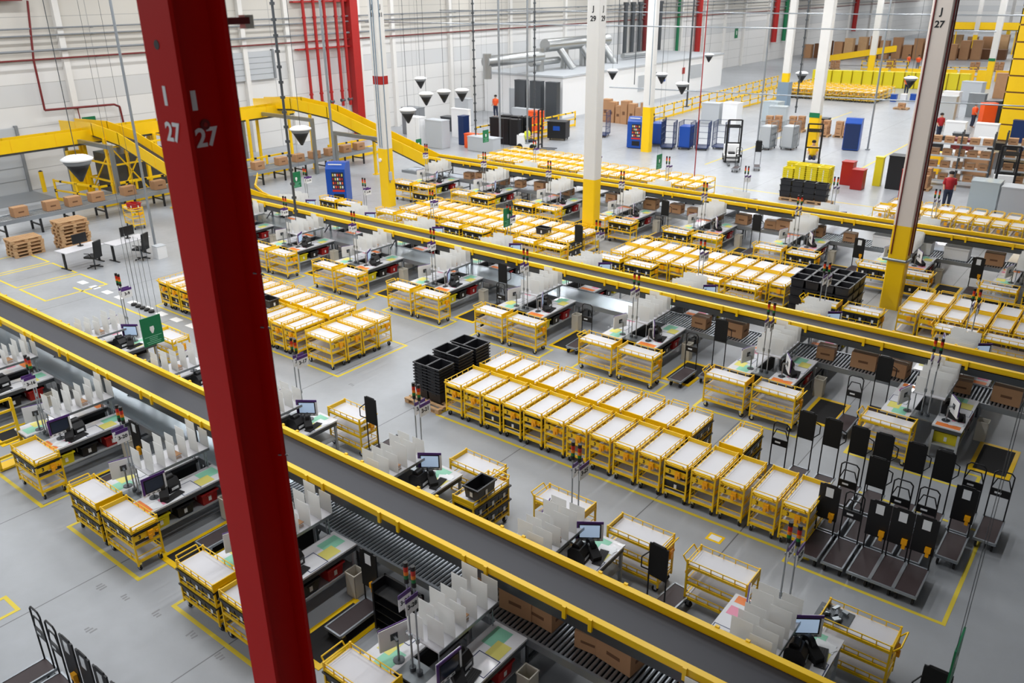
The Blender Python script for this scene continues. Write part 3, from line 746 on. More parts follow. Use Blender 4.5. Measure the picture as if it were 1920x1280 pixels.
def make_papers():
    t = thing('paper_sheet', 'x', 'paper')
    b = MB(); b.cb((0, 0, .002), (.3, .21, .003), 'white_gloss', .3); b.build('sheet', t)
    b = MB(); b.cb((.05, .03, .005), (.21, .15, .003), 'white_gloss', -.2); b.build('loose_sheet', t)
    return t
PB = {(l, s): Proto(make_bench(l, s)) for l in (1, 2, 3) for s in (1, -1)}
PR = {l: Proto(make_rack(l)) for l in (1, 2, 3)}
PM = {l: Proto(make_mast(l)) for l in (1, 2, 3)}
PMON = Proto(make_monitor('screen')); PMOFF = Proto(make_monitor('screen_off')); PPRT = Proto(make_printer); PTAP = Proto(make_taper); PBIN = Proto(make_binw); PKEY = Proto(make_keyboard); PMAIL = Proto(make_mailers); PPAP = Proto(make_papers)
def rot2(x, y, a): return x*math.cos(a)-y*math.sin(a), x*math.sin(a)+y*math.cos(a)
cartcount = {}
NUMS = {0: 30, 1: 31}
tape_b = MB(); scuff_b = MB()
def tape_rect(x0, y0, x1, y1, wd=.075):
    z0, z1 = .0005, .003
    for (a, c, e, g_) in ((x0, y0, x1, y0+wd), (x0, y1-wd, x1, y1), (x0, y0+wd, x0+wd, y1-wd), (x1-wd, y0+wd, x1, y1-wd)): tape_b.box(a, c, z0, e, g_, z1, 'tape_yellow')
XMIN = [-24, -23, -29.5, -29.5, -29.5, -25]
for ri, (phrase, yc, rz, xr0, lod, ycart) in enumerate(ROWS):
    units = [k_ for k_ in range(-3, 10) if xr0-P*k_ > XMIN[ri] and any(seen(xr0-P*k_-.875+dx_, yc, z_, 60) for dx_ in (-.8, 0, .8) for z_ in (.8, 1.7))]
    for ui, k_ in enumerate(units):
        ux = xr0-P*k_-.875
        pos = 'first unit from right' if ui == 0 else '%s unit from right' % ORD[ui+1]
        at = '%s, %s' % (pos, phrase)
        def put(pr, x, y, z, a, lb, grp): 
            px, py = rot2(x, y, rz); return pr.put((ux+px, yc+py, z), rz+a, lb, grp)
        sgn = 1 if rz == 0 else -1
        for s in (1, -1):
            world = 'right' if s*sgn > 0 else 'left'
            put(PB[(lod, s)], 0, 0, 0, 0 if s > 0 else PI, '%s-hand packing bench, %s' % (world, at), 'packing benches')
        put(PR[lod], 0, 0, 0, 0, 'frosted divider rack above the benches, %s' % at, 'divider racks')
        for mi_, mx in enumerate((-.07, .07)):
            o = put(PM[lod], mx, -.6, 0, 0, '%s-hand signal mast, %s' % ('left' if mx*sgn < 0 else 'right', at), 'signal masts')
            # station sign with number, facing the right-hand aisle
            if True:
                wx, wy = rot2(mx, -.6, rz)
                num = '3-%d' % max(1, (28 if ri in (0,) else 27 if ri == 1 else 59 if ri in (2,) else 60)-4*(k_-1)-(2 if mi_ == 0 else 0)) 
                t = thing('station_sign', '%s-hand station sign with purple header, %s' % ('left' if mx*sgn < 0 else 'right', at), 'sign', (ux+wx+.016, yc+wy, 2.2), 0, 'station signs')
                b = MB(); b.box(0, -.2 if sgn > 0 else -.02, -.15, .012, .04 if sgn > 0 else .28, .06, 'white'); b.build('board', t)
                ym = -.08 if sgn > 0 else .13
                if sgn > 0: b = MB(); b.box(0, -.2, .06, .013, .04, .13, 'purple')
                else: b = MB(); b.box(0, -.02, .06, .013, .28, .13, 'purple')
                b.build('header_strip', t)
                if lod >= 2: lettering(num, .1 if sgn > 0 else .12, 'black', t, (.0135, ym, -.03), '+x', 'number')
                b = MB(); b.box(-.04, -.012, -.02, .0, .012, .02, 'steel'); b.build('clamp', t)
        # monitors: on the right-hand bench, turned to the aisle and walkway
        if rz == 0:
            put(PMOFF if ri == 0 else PMON, .58, -.5, .835, -.05 if ri == 0 else .55, 'purple-framed monitor, %s' % at, 'station monitors')
            put(PMON, -.5, -.55, .835, PI-.3, 'monitor with pale back turned to the hall, %s' % at, 'station monitors')
        else:
            px, py = ux+.42, yc+.45
            PMON.put((px, py, .835), -.95, 'purple-framed monitor, %s' % at, 'station monitors')
            PMON.put((ux-.5, yc+.4, .835), PI+.3, 'left-facing monitor, %s' % at, 'station monitors')
        if lod >= 2:
            wx = 1 if rz == 0 else -1     # local side that lies toward +x in the world
            (lambda *q: (lambda o: setattr(o, 'scale', (1.3, 1.3, 1.3)))(PPRT.put(*q)))((ux+.42, yc-.12*sgn, .835), .1, 'black label printer, %s' % at, 'label printers')
            (lambda *q: (lambda o: setattr(o, 'scale', (1.2, 1.2, 1.2)))(PTAP.put(*q)))((ux+.58, yc-.33*sgn-.02, .835), -.5, 'black tape dispenser, %s' % at, 'tape dispensers')
            put(PMAIL, .12*sgn, .25, 1.277, 0, 'stack of mailers between the dividers, %s' % at, 'mailer stacks')
        if lod >= 3:
            PKEY.put((ux+.72, yc-.3*sgn+.05, .838), PI/2+.2, 'black keyboard, %s' % at, 'keyboards')
            PPAP.put((ux+.68, yc-.62*sgn, .838), random.uniform(-.4, .4), 'white papers on the bench, %s' % at, 'papers on the benches')
        # totes on the lower shelf on the side that faces the camera
        if ri in (0, 2, 3, 4):
            for j, (pr, nm_) in enumerate(((TY, 'yellow'), (TOTE, 'black'), (TR, 'red'))):
                yy = (-.62, -.1, .45)[j]*sgn
                pr.put((ux+.56, yc+yy, .362), 0, '%s tote on the lower bench shelf, %s' % (nm_, at), 'totes under the benches')
        if ri in (0, 2, 4) and lod >= 2:
            PBIN.put((ux+1.08, yc+.66, 0), 0, 'beige waste bin beside the bench, %s' % at, 'waste bins')
        # anti-fatigue mat in the aisle right of the unit
        if ri in (0, 2, 4):
            t = thing('floor_mat', 'black anti-fatigue mat with yellow border, right of %s' % at, 'floor mat', (ux+1.55, yc-.1, 0), 0, 'anti-fatigue mats')
            b = MB(); b.box(-.33, -.75, 0, .33, .55, .014, 'mat_black'); b.build('mat_field', t)
            b = MB()
            for (a, c, e, g_) in ((-.42, -.86, .42, -.75), (-.42, .55, .42, .66), (-.42, -.75, -.33, .55), (.33, -.75, .42, .55)): b.box(a, c, 0, e, g_, .013, 'yellow')
            b.build('yellow_border', t)
        # trolleys in front of the unit
        xc = xr0-P*k_
        pair = []
        if ri in (0, 2, 3, 4): pair = [(xc-1.42, PI), (xc-.16, 0)]
        elif ri == 1: pair = [(xc+.1, 0)]
        for ci, (cx, ca) in enumerate(pair):
            if ri == 0 and (k_, ci) == (4, 0): continue
            if ri == 2 and (k_, ci) == (0, 1): continue
            if not seen(cx, ycart, .6, 60): continue
            which = ('left-hand trolley', 'right-hand trolley')[ci] if len(pair) > 1 else 'trolley'
            pr = NEAR if lod == 3 else MID
            pr.put((cx, ycart, 0), ca, 'yellow three-shelf %s in front of the %s' % (which, at), 'trolleys at the packing benches')
            full = {0: (SH[1], SH[0]), 4: (SH[1] if (k_+ci) % 2 else SH[0],), 3: (SH[1],) if (k_ % 2) else ()}.get(ri, ())
            if ri == 0 and ci == 1: full = (SH[1],)
            for z in full:
                for j in range(3):
                    TOTE.put((cx-.36+j*.36, ycart, z+.014), PI/2, '%s black tote, %s shelf, %s, %s' % (('left', 'centre', 'right')[j], 'middle' if z == SH[1] else 'bottom', which, at), 'totes in the trolleys')
        if pair and ri in (0, 2):
            tape_rect(pair[0][0]-.75, ycart-.42, pair[-1][0]+.75, ycart+.38)

# ------------------------------------------------------------------ trolley blocks on the floor
def block(where, rows, pr, tot=()):
    """rows: (row phrase, y centre, list of x centres, heading)"""
    for phrase, y, xs, a in rows:
        for i, x in enumerate(xs):
            if not seen(x, y, .8, 40): continue
            lb = 'yellow trolley, %s from the left, %s, %s' % (ORD[i+1], phrase, where)
            pr.put((x, y, 0), a, lb, 'trolleys parked, %s' % where)
HN, HF = -PI/2, PI/2          # handle to the near side / far side
frontx = [-12.6+.616*i+(.05 if i > 12 else 0) for i in range(15)]
backx = [-12.55+.616*i for i in range(10)]+[-5.82]
block('centre floor block', [('near row', 14.14, frontx, HN), ('far row', 15.42, backx, HF)], NEAR)
for i in (0, 2, 3, 4, 10):
    for j, yy in enumerate((13.8, 14.16, 14.52)):
        TOTE.put((frontx[i], yy, SH[1]+.014), 0, '%s black tote, middle shelf, %s trolley from left, near row, centre floor block' % (('near', 'centre', 'rear')[j], ORD[i+1]), 'totes in the block trolleys')
for i in (2, 3, 10):
    TOTE.put((frontx[i], 13.8, SH[0]+.014), 0, 'black tote, bottom shelf, %s trolley from left, near row, centre floor block' % ORD[i+1], 'totes in the block trolleys')
for i in (9, 10):
    for j, yy in enumerate((15.06, 15.42, 15.78)):
        for z in SH[:2]: TOTE.put((backx[i], yy, z+.014), 0, '%s black tote, %s shelf, %s trolley of far row, centre floor block' % (('near', 'centre', 'rear')[j], 'middle' if z == SH[1] else 'bottom', ('second last', 'last')[i-9]), 'totes in the block trolleys')
tape_rect(-13.1, 13.42, -3.5, 16.15)
lx1 = [-25.75+.616*i for i in range(12)]
block('left floor block behind the red column', [('near row', 14.1, [x for x in lx1 if x < -18.9], HN), ('far row', 15.36, [x for x in lx1 if x < -18.9], HF)], NEAR)
for i in range(4):
    NEAR.put((-17.76, 13.86+.6*i, 0), 0, 'yellow trolley turned sideways, %s from the front, right end of the left floor block' % ORD[i+1], 'sideways trolleys of the left floor block')
tape_rect(-18.5, 13.4, -16.8, 16.2); tape_rect(-26.3, 13.4, -18.6, 16.2)
for j, (x, lb) in enumerate(((-21.55, 'left one of two black totes standing on a trolley of the left floor block'), (-20.95, 'right one of two black totes standing on a trolley of the left floor block'))):
    TOTE.put((x, 14.35, 1.015 if False else SH[2]+.014), PI/2*0, lb, 'totes standing on trolley tops')
for i in (0, 1, 2):
    for z in SH[:2]:
        TOTE.put((lx1[i], 13.76, z+.014), 0, 'black tote, %s shelf, %s trolley of near row, left floor block' % ('middle' if z == SH[1] else 'bottom', ORD[i+1]), 'totes in the block trolleys')
for (nm, x0, nx) in (('left block behind the middle belt', -26.3, 15), ('block between columns J 29 and J 27', -15.2, 11), ('right block behind the middle belt', -5.0, 14)):
    xs = [x0+.616*i for i in range(nx)]
    if nm.startswith('block'):
        block(nm, [('near row', 26.17, xs, HN), ('far row', 27.35, xs[:11], HF)], MID)
    else:
        block(nm, [('near row', 26.17, xs, HN), ('far row', 27.35, xs, HF)], MID)
for j, yy in enumerate((25.85, 26.2, 26.55)):
    for z in SH[:2]: TOTE.put((-26.3+.616*14, yy, z+.014), 0, '%s black tote, %s shelf, trolley at right end of left block behind the middle belt' % (('near', 'centre', 'rear')[j], 'middle' if z == SH[1] else 'bottom'), 'totes in the block trolleys')
TOTE.put((-26.3+.616*12, 26.1, SH[2]+.014), 0, 'black tote standing on a trolley behind the middle belt, by the green sign', 'totes standing on trolley tops')
xs = [-31.5+.64*i for i in range(22)]
block('far floor block behind the rear belt', [('near row', 37.75, xs, HN), ('middle row', 38.95, xs, HF), ('rear row', 40.15, xs[:10], HF)], FAR)
for (y, x0, nx) in ((38.4, -9.3, 14), (39.6, -9.0, 13)):
    block('far right floor block behind the rear belt', [('near row' if y < 39 else 'rear row', y, [x0+.66*i for i in range(nx)], HN if y < 39 else HF)], FAR)
# far cart island, two hundred metres of yellow in the distance
xs = [-30.8+.66*i for i in range(14)]
block('distant cart island', [('first row', 82.0, xs, HN), ('second row', 83.3, xs, HF), ('third row', 84.6, xs, HN), ('fourth row', 85.9, xs, HF), ('fifth row', 87.2, xs, HF)], FAR)
NEAR.put((-36.6, 18.5, 0), -.15, 'yellow trolley with a red tote on top, standing by the roller line at left', None)
TR.put((-36.35, 18.45, SH[2]+.014), .3, 'red tote lying on the lone trolley by the left roller line', None)
PPAP.put((-36.85, 18.5, SH[2]+.02), .2, 'papers lying on the lone trolley by the left roller line', None)
TOTE.put((XR0-P*2+.85, 10.3, .95), PI/2, 'single black tote standing on a trolley top beside the front belt', None)
NEAR.put((XR0-P*2+.75, 10.45, 0), PI/2, 'yellow trolley with one tote on top, its near end against the front belt', None)
for z in SH[:2]:
    for j, yy in enumerate((10.12, 10.5, 10.85)):
        TOTE.put((XR0-P*2+.75, yy, z+.014), 0, '%s black tote, %s shelf of the trolley set against the front belt' % (('near', 'centre', 'rear')[j], 'middle' if z == SH[1] else 'bottom'), 'totes in the trolley against the belt')
NEAR.put((XR0-P-1.55, 11.1, 0), PI, 'yellow trolley with bent handle behind the dividers, far side of the front belt', None)
NEAR.put((XR0-2.15, 11.12, 0), PI, 'yellow trolley right of the tall black truck, far side of the front belt', None)
# machine parts lying on the right-hand trolley
t = thing('hardware_tray', 'grey metal clamps and brackets heaped on the lower right trolley', 'hardware', (XR0-.28, 11.12, SH[2]+.014))
b = MB()
for j in range(14): b.cb((random.uniform(-.2, .2), random.uniform(-.15, .15), .03+random.uniform(0, .03)), (random.uniform(.05, .16), random.uniform(.03, .08), .04), random.choice(('steel_dark', 'steel', 'galv')), random.uniform(0, 3), random.uniform(-.3, .3))
b.build('clamps', t)
b = MB(); b.box(-.26, -.19, 0, .26, .19, .008, 'steel_dark'); b.build('tray', t)
# tote stacks
def tote_stack(x, y, nn, z0, lb, grp, pitch=.085, a=0):
    for j in range(nn): STOTE.put((x, y, z0+pitch*j), a, ('%s tote from the top, %s' % (ORD[nn-j], lb)), grp)
for (x, y, nn, lb) in ((-13.86, 14.0, 9, 'black stack nearest on the left pallet'), (-13.40, 14.0, 9, 'second black stack on the left pallet'), (-13.86, 14.75, 10, 'third black stack, rear left of the pallets'), (-13.40, 14.75, 10, 'fourth black stack, rear of the pallets'), (-13.86, 15.45, 10, 'fifth black stack, farthest left'), (-13.40, 15.45, 10, 'sixth black stack, farthest from the belt')):
    tote_stack(x, y, nn, .146, lb, 'nested totes on the pallets', a=PI/2)
PAL.put((-13.62, 13.85, 0), 0, 'wooden pallet under the black tote stacks beside the centre floor block', None)
PAL.put((-13.62, 14.72, 0), 0, 'middle pallet under the black tote stacks, mostly hidden', None)
PAL.put((-13.62, 15.55, 0), 0, 'farthest pallet under the black tote stacks', None)
for i in range(4):
    for j in range(3):
        tote_stack(-8.35+.47*i, 25.7+.62*j, 4, .146, 'black column %s from left, %s row, by column J 27' % (ORD[i+1], ('near', 'middle', 'rear')[j]), 'stacked totes by column J 27', pitch=.30, a=PI/2)
for (x, y) in ((-8.0, 25.75), (-8.0, 26.75), (-7.0, 25.75), (-7.0, 26.75)):
    PAL.put((x, y, 0), PI/2, 'wooden pallet under the black totes by column J 27', 'pallets by column J 27')
PAL.put((-8.15, 24.6, 0), PI/2, 'empty wooden pallet in front of the black totes by column J 27', None)
# pallet stacks at the left
for (x, y, nn, lb) in ((-36.3, 13.5, 5, 'left pallet stack by the roller line'), (-35.9, 15.3, 8, 'right pallet stack behind the desks')):
    for j in range(nn): PAL.put((x+random.uniform(-.05, .05), y+random.uniform(-.05, .05), .146*j), PI/2+random.uniform(-.06, .06), '%s pallet from the top, %s' % (ORD[nn-j], lb), 'stacked pallets at the left')

# ------------------------------------------------------------------ platform trucks
fx = [-3.5, -3.04, -2.58, -2.18, -1.78]
for i, x in enumerate(fx):
    TRK['open' if i == 1 else 'paper'].put((x, 13.72, 0), 0, 'platform truck, %s from left, near row of the black truck block%s' % (ORD[i+1], ', open frame' if i == 1 else ''), 'platform trucks in the block')
for i, (x, kd) in enumerate(((-3.45, 'open'), (-2.95, 'tall'), (-2.45, 'open'), (-1.98, 'open'), (-1.43, 'paper'))):
    TRK[kd].put((x, 14.72 if i < 4 else 15.2, 0), 0, 'platform truck, %s from left, second row of the black truck block' % ORD[i+1], 'platform trucks in the block')
for i, (x, kd) in enumerate(((-5.15, 'open'), (-4.7, 'tall'), (-4.15, 'tall'), (-3.6, 'tall'), (-3.12, 'tall'), (-2.5, 'tall'), (-1.98, 'tall'), (-1.47, 'open'), (-.98, 'open'))):
    TRK[kd].put((x, (15.5 if i == 0 else 16.2 if i > 6 else 15.75), 0), 0, 'platform truck, %s from left, farthest row of the black truck block' % ORD[i+1], 'platform trucks in the block')
tape_rect(-3.9, 13.1, -1.05, 16.4, .07)
for i in range(6):
    TRK['open' if i < 2 else 'paper'].put((-12.02+.5*i, 2.9, 0), 0, 'platform truck, %s from left, row in the lower left corner' % ORD[i+1], 'platform trucks at lower left')
LOOSE = [(-4.95, 10.6, 'tall', PI*.97, 'tall black truck standing just behind the front belt, right of centre'), (-12.7, 11.4, 'tall', PI, 'tall black truck with hand loop behind the left dividers'), (-.75, 10.5, 'tall', PI, 'tall black truck at the lower right edge'),
         (-16.4, 19.9, 'tall', 0, 'tall black truck by the fourth bench, near the middle belt'), (-12.5, 19.1, 'open', .05, 'open black truck in the aisle left of the middle pallets'), (-15.8, 19.05, 'open', 0, 'open truck at the mat beside the third bench'),
         (-9.0, 18.95, 'open', 0, 'open black truck in the aisle under the middle belt'), (-8.45, 19.6, 'tall', .05, 'tall black truck leaning on the middle roller line'), (-4.6, 18.85, 'open', 0, 'open black truck between two benches near the right'), (-4.2, 19.7, 'tall', 0, 'tall black truck in the right aisle before the middle belt'),
         (-.3, 18.8, 'open', 0, 'open black truck at the far right edge'), (-9.0, 7.0, 'paper', 0, 'black truck with deck in the aisle at lower centre'), (-12.8, 7.0, 'paper', 0, 'black truck in the aisle left of the red column'), (-16.5, 7.0, 'paper', 0, 'black truck in the aisle at the left edge'),
         (-18.8, 47.3, 'tall', .4, 'lone black truck on the open floor behind the belts'), (-19.6, 46.2, 'open', .2, 'lone open truck beside the first one behind the belts'), (-16.3, 30.9, 'tall', 0, 'black truck at the rear belt, beside column J 29'), (-12.2, 30.9, 'tall', 0, 'black truck in the aisle before the rear belt'), (-8.2, 31.0, 'paper', 0, 'black truck with white paper before the rear belt'), (-4.2, 31.0, 'paper', 0, 'black truck with orange holder before the rear belt, at right'), (-17.05, 25.4, 'tall', 0, 'black truck between column J 29 and the left trolley block')]
for (x, y, kd, a, lb) in LOOSE: TRK[kd].put((x, y, 0), a, lb, None)
# platform carton bins (black) in lower row aisle
t = thing('flat_box_cage', 'black flat-pack rack beside the roller line, lower centre', 'rack', (-8.2, 7.45, 0))
b = MB(); b.box(-.45, -.02, .05, .45, .02, 1.0, 'black'); b.box(-.45, -.3, .05, -.41, .02, 1.0, 'black'); b.box(.41, -.3, .05, .45, .02, 1.0, 'black'); b.build('side_walls', t)
b = MB()
for j in range(5): b.box(-.41, -.28, .08+j*.18, .41, -.02, .1+j*.18, 'black')
b.build('shelves', t)

# ------------------------------------------------------------------ cartons on the roller lines
bi = 0
def put_box(x, y, z, lb, grp, a=None, kind=None):
    global bi
    bi += 1
    return BOX[(bi if kind is None else kind) % 3].put((x, y, z), random.uniform(-.12, .12) if a is None else a, lb, grp)
for i, x in enumerate((-7.25, -6.45, -6.0, -5.1, -4.6, -3.3)): put_box(x, 8.4, .812, 'carton on the roller line under the front belt, %s from the left' % ORD[i+1], 'cartons under the front belt')
for i, x in enumerate((-9.55, -8.5, -7.3, -5.9, -4.9, -4.1, -2.6, -1.6, -.7)): put_box(x, 21.1, .812, 'carton on the roller line under the middle belt, %s from the left' % ORD[i+1], 'cartons under the middle belt')
xs = [-28.5, -27.6, -26.2, -25.1, -23.8, -22.9, -22.2, -20.9, -19.7, -18.9, -17.7, -16.4, -15.6, -14.6, -13.3, -12.1, -11.5, -10.2, -8.9, -3.9, -2.9]
for i, x in enumerate(xs): put_box(x, 32.65, .812, 'carton on the crowded roller line under the rear belt, %s from left' % ORD[i+1], 'cartons under the rear belt')

# ------------------------------------------------------------------ left: roller line along the wall side, overhead conveyors, desks
t = thing('roller_conveyor', 'grey roller line with cartons running along the left side of the hall', 'roller conveyor')
b = MB(); b.box(-40.3, 6, .66, -40.22, 36, .84, 'galv'); b.box(-39.18, 6, .66, -39.1, 36, .84, 'galv'); b.build('side_rail', t)
b = MB(); y = 6.05
while y < 36: b.cyl((-40.22, y, .78), (-39.18, y, .78), .035, 'galv', 6, caps=False); y += .11
b.build('rollers', t)
y = 6.5
while y < 36:
    b = MB()
    for x in (-40.2, -39.2): b.box(x-.04, y-.04, 0, x+.04, y+.04, .66, 'black')
    b.box(-40.2, y-.03, .3, -39.2, y+.03, .36, 'black'); y += 1.5
    b.build('stand', t)
for i, y in enumerate((13.5, 14.9, 16.3, 17.3, 18.4, 20.0, 21.6, 23.3, 25.0, 26.2, 27.6, 29.2, 30.4, 31.6, 32.8, 34.0, 35.1)):
    put_box(-39.7, y, .815, 'carton on the left roller line, %s from the left' % ORD[i+1], 'cartons on the left roller line', a=PI/2, kind=2)
def trough(nm, lb, pts, wd, hgt, legs=(), cat='conveyor'):
    """yellow sided conveyor through a list of (x, y, z)"""
    t = thing(nm, lb, cat)
    for s in (-1, 1):
        b = MB()
        for p, q in zip(pts, pts[1:]):
            p_, q_ = Vector(p), Vector(q); tt = (q_-p_); tt.z = 0; nn_ = Vector((-tt.y, tt.x, 0)).normalized()*wd/2*s
            u = (q_-p_).normalized()*.03
            a_, c_ = p_+nn_-u, q_+nn_+u
            o = Vector((-tt.y, tt.x, 0)).normalized()*.03*s
            b.prism([a_, c_, c_+Vector((0, 0, -hgt)), a_+Vector((0, 0, -hgt))], o, 'yellow')
            L_ = (q_-p_).length; m_ = int(L_/2.2)
            for j in range(1, m_+1):
                e = a_.lerp(c_, j/(m_+1)); f_ = o*1.3
                b.prism([e+Vector((0, 0, .0)), e+u*.7, e+u*.7+Vector((0, 0, -hgt)), e+Vector((0, 0, -hgt))], f_, 'yellow_deep')
        b.build('side_panel', t)
    b = MB()
    for p, q in zip(pts, pts[1:]):
        b.bar(Vector(p)+Vector((0, 0, -hgt*.8)), Vector(q)+Vector((0, 0, -hgt*.8)), wd, 'belt', .04)
        b.bar(Vector(p)+Vector((0, 0, -hgt-.06)), Vector(q)+Vector((0, 0, -hgt-.06)), wd*.9, 'steel_dark', .1)
    b.build('belt', t)
    for (x, y, zt) in legs:
        b = MB(); b.box(x-.07, y-.07, 0, x+.07, y+.07, zt, 'yellow'); b.cb((x, y, .02), (.3, .3, .04), 'yellow'); b.build('support_post', t)
    return t
trough('overhead_conveyor', 'yellow overhead conveyor running along the left wall at door height', [(-44.2, 2, 3.5), (-44.2, 33.6, 3.5)], .9, .62, [(-43.6, y, 2.9) for y in (8, 21.2, 24, 27.6, 30, 33)]+[(-44.8, y, 2.9) for y in (20.5, 24.5, 28, 31.5)])
trough('inclined_conveyor', 'long yellow conveyor sloping down from the wall to the rear belt', [(-46, 32.7, 3.75), (-42.3, 32.7, 4.0), (-39.0, 32.7, 3.75), (-31.0, 32.7, 1.75)], .8, .62, [(-36.2, 33.2, 2.5), (-34.0, 32.2, 2.0), (-40, 33.2, 3.2), (-40.5, 32.2, 3.2)])
trough('inclined_conveyor', 'yellow conveyor sloping down behind the red column to the middle belt', [(-47, 21.1, 3.7), (-43.5, 21.1, 3.85), (-41, 21.1, 3.6), (-36.4, 21.1, 2.4), (-30.6, 21.1, 1.75)], .8, .62, [(-38.5, 21.6, 2.4), (-42.3, 21.6, 3.2), (-42.3, 20.6, 3.2), (-36, 21.6, 1.9)])
trough('curved_conveyor', 'short yellow curved feeder joining the left end of the middle belt', [(-34.6, 23.4, 1.9), (-32.9, 22.0, 1.8), (-31.4, 21.35, 1.75), (-30.5, 21.12, 1.75)], .95, .2)
# grey walkway frames under the incline
for (x0, x1, y, z, lb) in ((-46, -39, 31.2, 3.2, 'grey steel portal frame under the yellow incline'), (-37.8, -33.2, 31.6, 2.55, 'lower grey portal frame under the end of the incline'), (-45.5, -40.5, 20.0, 3.1, 'grey steel portal frame above the yellow machine cage')):
    t = thing('portal_frame', lb, 'frame')
    b = MB(); b.box(x0, y-.08, z-.2, x1, y+.08, z, 'steel'); b.build('beam', t)
    for x in (x0+.1, x1-.1):
        b = MB(); b.box(x-.09, y-.09, 0, x+.09, y+.09, z-.2, 'steel'); b.build('post', t)
# yellow machine cage / stair tower in front of the wall
t = thing('machine_frame', 'yellow steel frame tower with braces in front of the left wall', 'frame', (-43.2, 22.4, 0))
for (x, y) in ((-1.4, -1.8), (1.4, -1.8), (-1.4, 0), (1.4, 0), (-1.4, 1.8), (1.4, 1.8)):
    b = MB(); b.box(x-.08, y-.08, 0, x+.08, y+.08, 2.9, 'yellow'); b.build('post', t)
b = MB()
for (p, q) in (((1.4, -1.8, .2), (1.4, 0, 2.8)), ((1.4, 0, .2), (1.4, -1.8, 2.8)), ((1.4, 1.8, .3), (1.4, 0, 2.8)), ((-1.4, -1.8, .3), (-1.4, 1.8, 2.8)), ((-1.4, -1.8, .3), (1.4, -1.8, 2.8))): b.bar(p, q, .06, 'yellow')
b.build('brace', t)
b = MB()
for z in (1.0, 1.9, 2.8):
    for y in (-1.8, 1.8): b.bar((-1.4, y, z), (1.4, y, z), .08, 'yellow')
    for x in (-1.4, 1.4): b.bar((x, -1.8, z), (x, 1.8, z), .08, 'yellow')
b.build('beam', t)
b = MB(); b.box(-1.2, -1.5, .3, .9, 1.5, 2.3, 'steel_dark'); b.build('drive_unit', t)
b = MB(); b.box(-1.9, -2.6, .3, -1.6, -2.0, 2.4, 'yellow'); b.box(-1.58, -2.5, 1.2, -1.56, -2.15, 1.7, 'black'); b.build('control_cabinet', t)
def guard_rail(x0, y0, x1, y1, lb, h=1.1, grp=None, hazard=True):
    t = thing('guard_rail', lb, 'guard rail')
    L_ = math.hypot(x1-x0, y1-y0); m_ = max(1, round(L_/1.8))
    for j in range(m_+1):
        f = j/m_; x, y = x0+(x1-x0)*f, y0+(y1-y0)*f
        b = MB(); b.cyl((x, y, 0), (x, y, h), .06, 'yellow', 8)
        if hazard: b.cyl((x, y, h*.42), (x, y, h*.56), .064, 'black', 8)
        b.build('post', t)
    b = MB(); b.bar((x0, y0, h-.08), (x1, y1, h-.08), .09, 'yellow'); b.bar((x0, y0, h*.5), (x1, y1, h*.5), .08, 'yellow'); b.bar((x0, y0, .12), (x1, y1, .12), .05, 'yellow', .16)
    if hazard:
        for j in range(int(L_/.9)):
            f = (j+.5)/max(1, int(L_/.9)); q = Vector((x0+(x1-x0)*f, y0+(y1-y0)*f, h-.08)); u = Vector((x1-x0, y1-y0, 0)).normalized()*.08
            b.bar(q-u, q+u, .096, 'black')
    b.build('rail', t)
    return t
for (a, lb) in (((-41.3, 19.4, -41.3, 25.2), 'yellow and black guard rail in front of the yellow steel frame'), ((-41.3, 26.2, -41.3, 31.0), 'yellow guard rail right of the red column under the conveyor'), ((-44.8, 18.8, -41.3, 19.4), 'short guard rail left of the yellow steel frame'), ((-41, 33.8, -41, 39.5), 'yellow guard rail under the long incline'),
                (((-41.6, 9.0, -41.6, 12.8)), 'yellow and black guard rail at the left edge'), ((-38.2, 44.6, -38.2, 52.0), 'yellow guard rail before the white office, beside orange bags'), ((-35.6, 46.6, -35.6, 50.2), 'yellow guard rail left of the black wheeled bin'),
                ((-36.9, 50.5, -36.9, 55), 'yellow guard rail behind the black wheeled bin'), ((-33.0, 60.5, -34.5, 90), 'long yellow railing rising beside the blue cages'), ((-30.5, 68, -30.5, 90), 'yellow railing in front of the office end'), ((-25, 109, -18, 112), 'yellow hazard rail in the far right distance'), ((-33, 114, -28, 116), 'yellow rail behind the far cart island')):
    guard_rail(*a, lb, h=1.15)
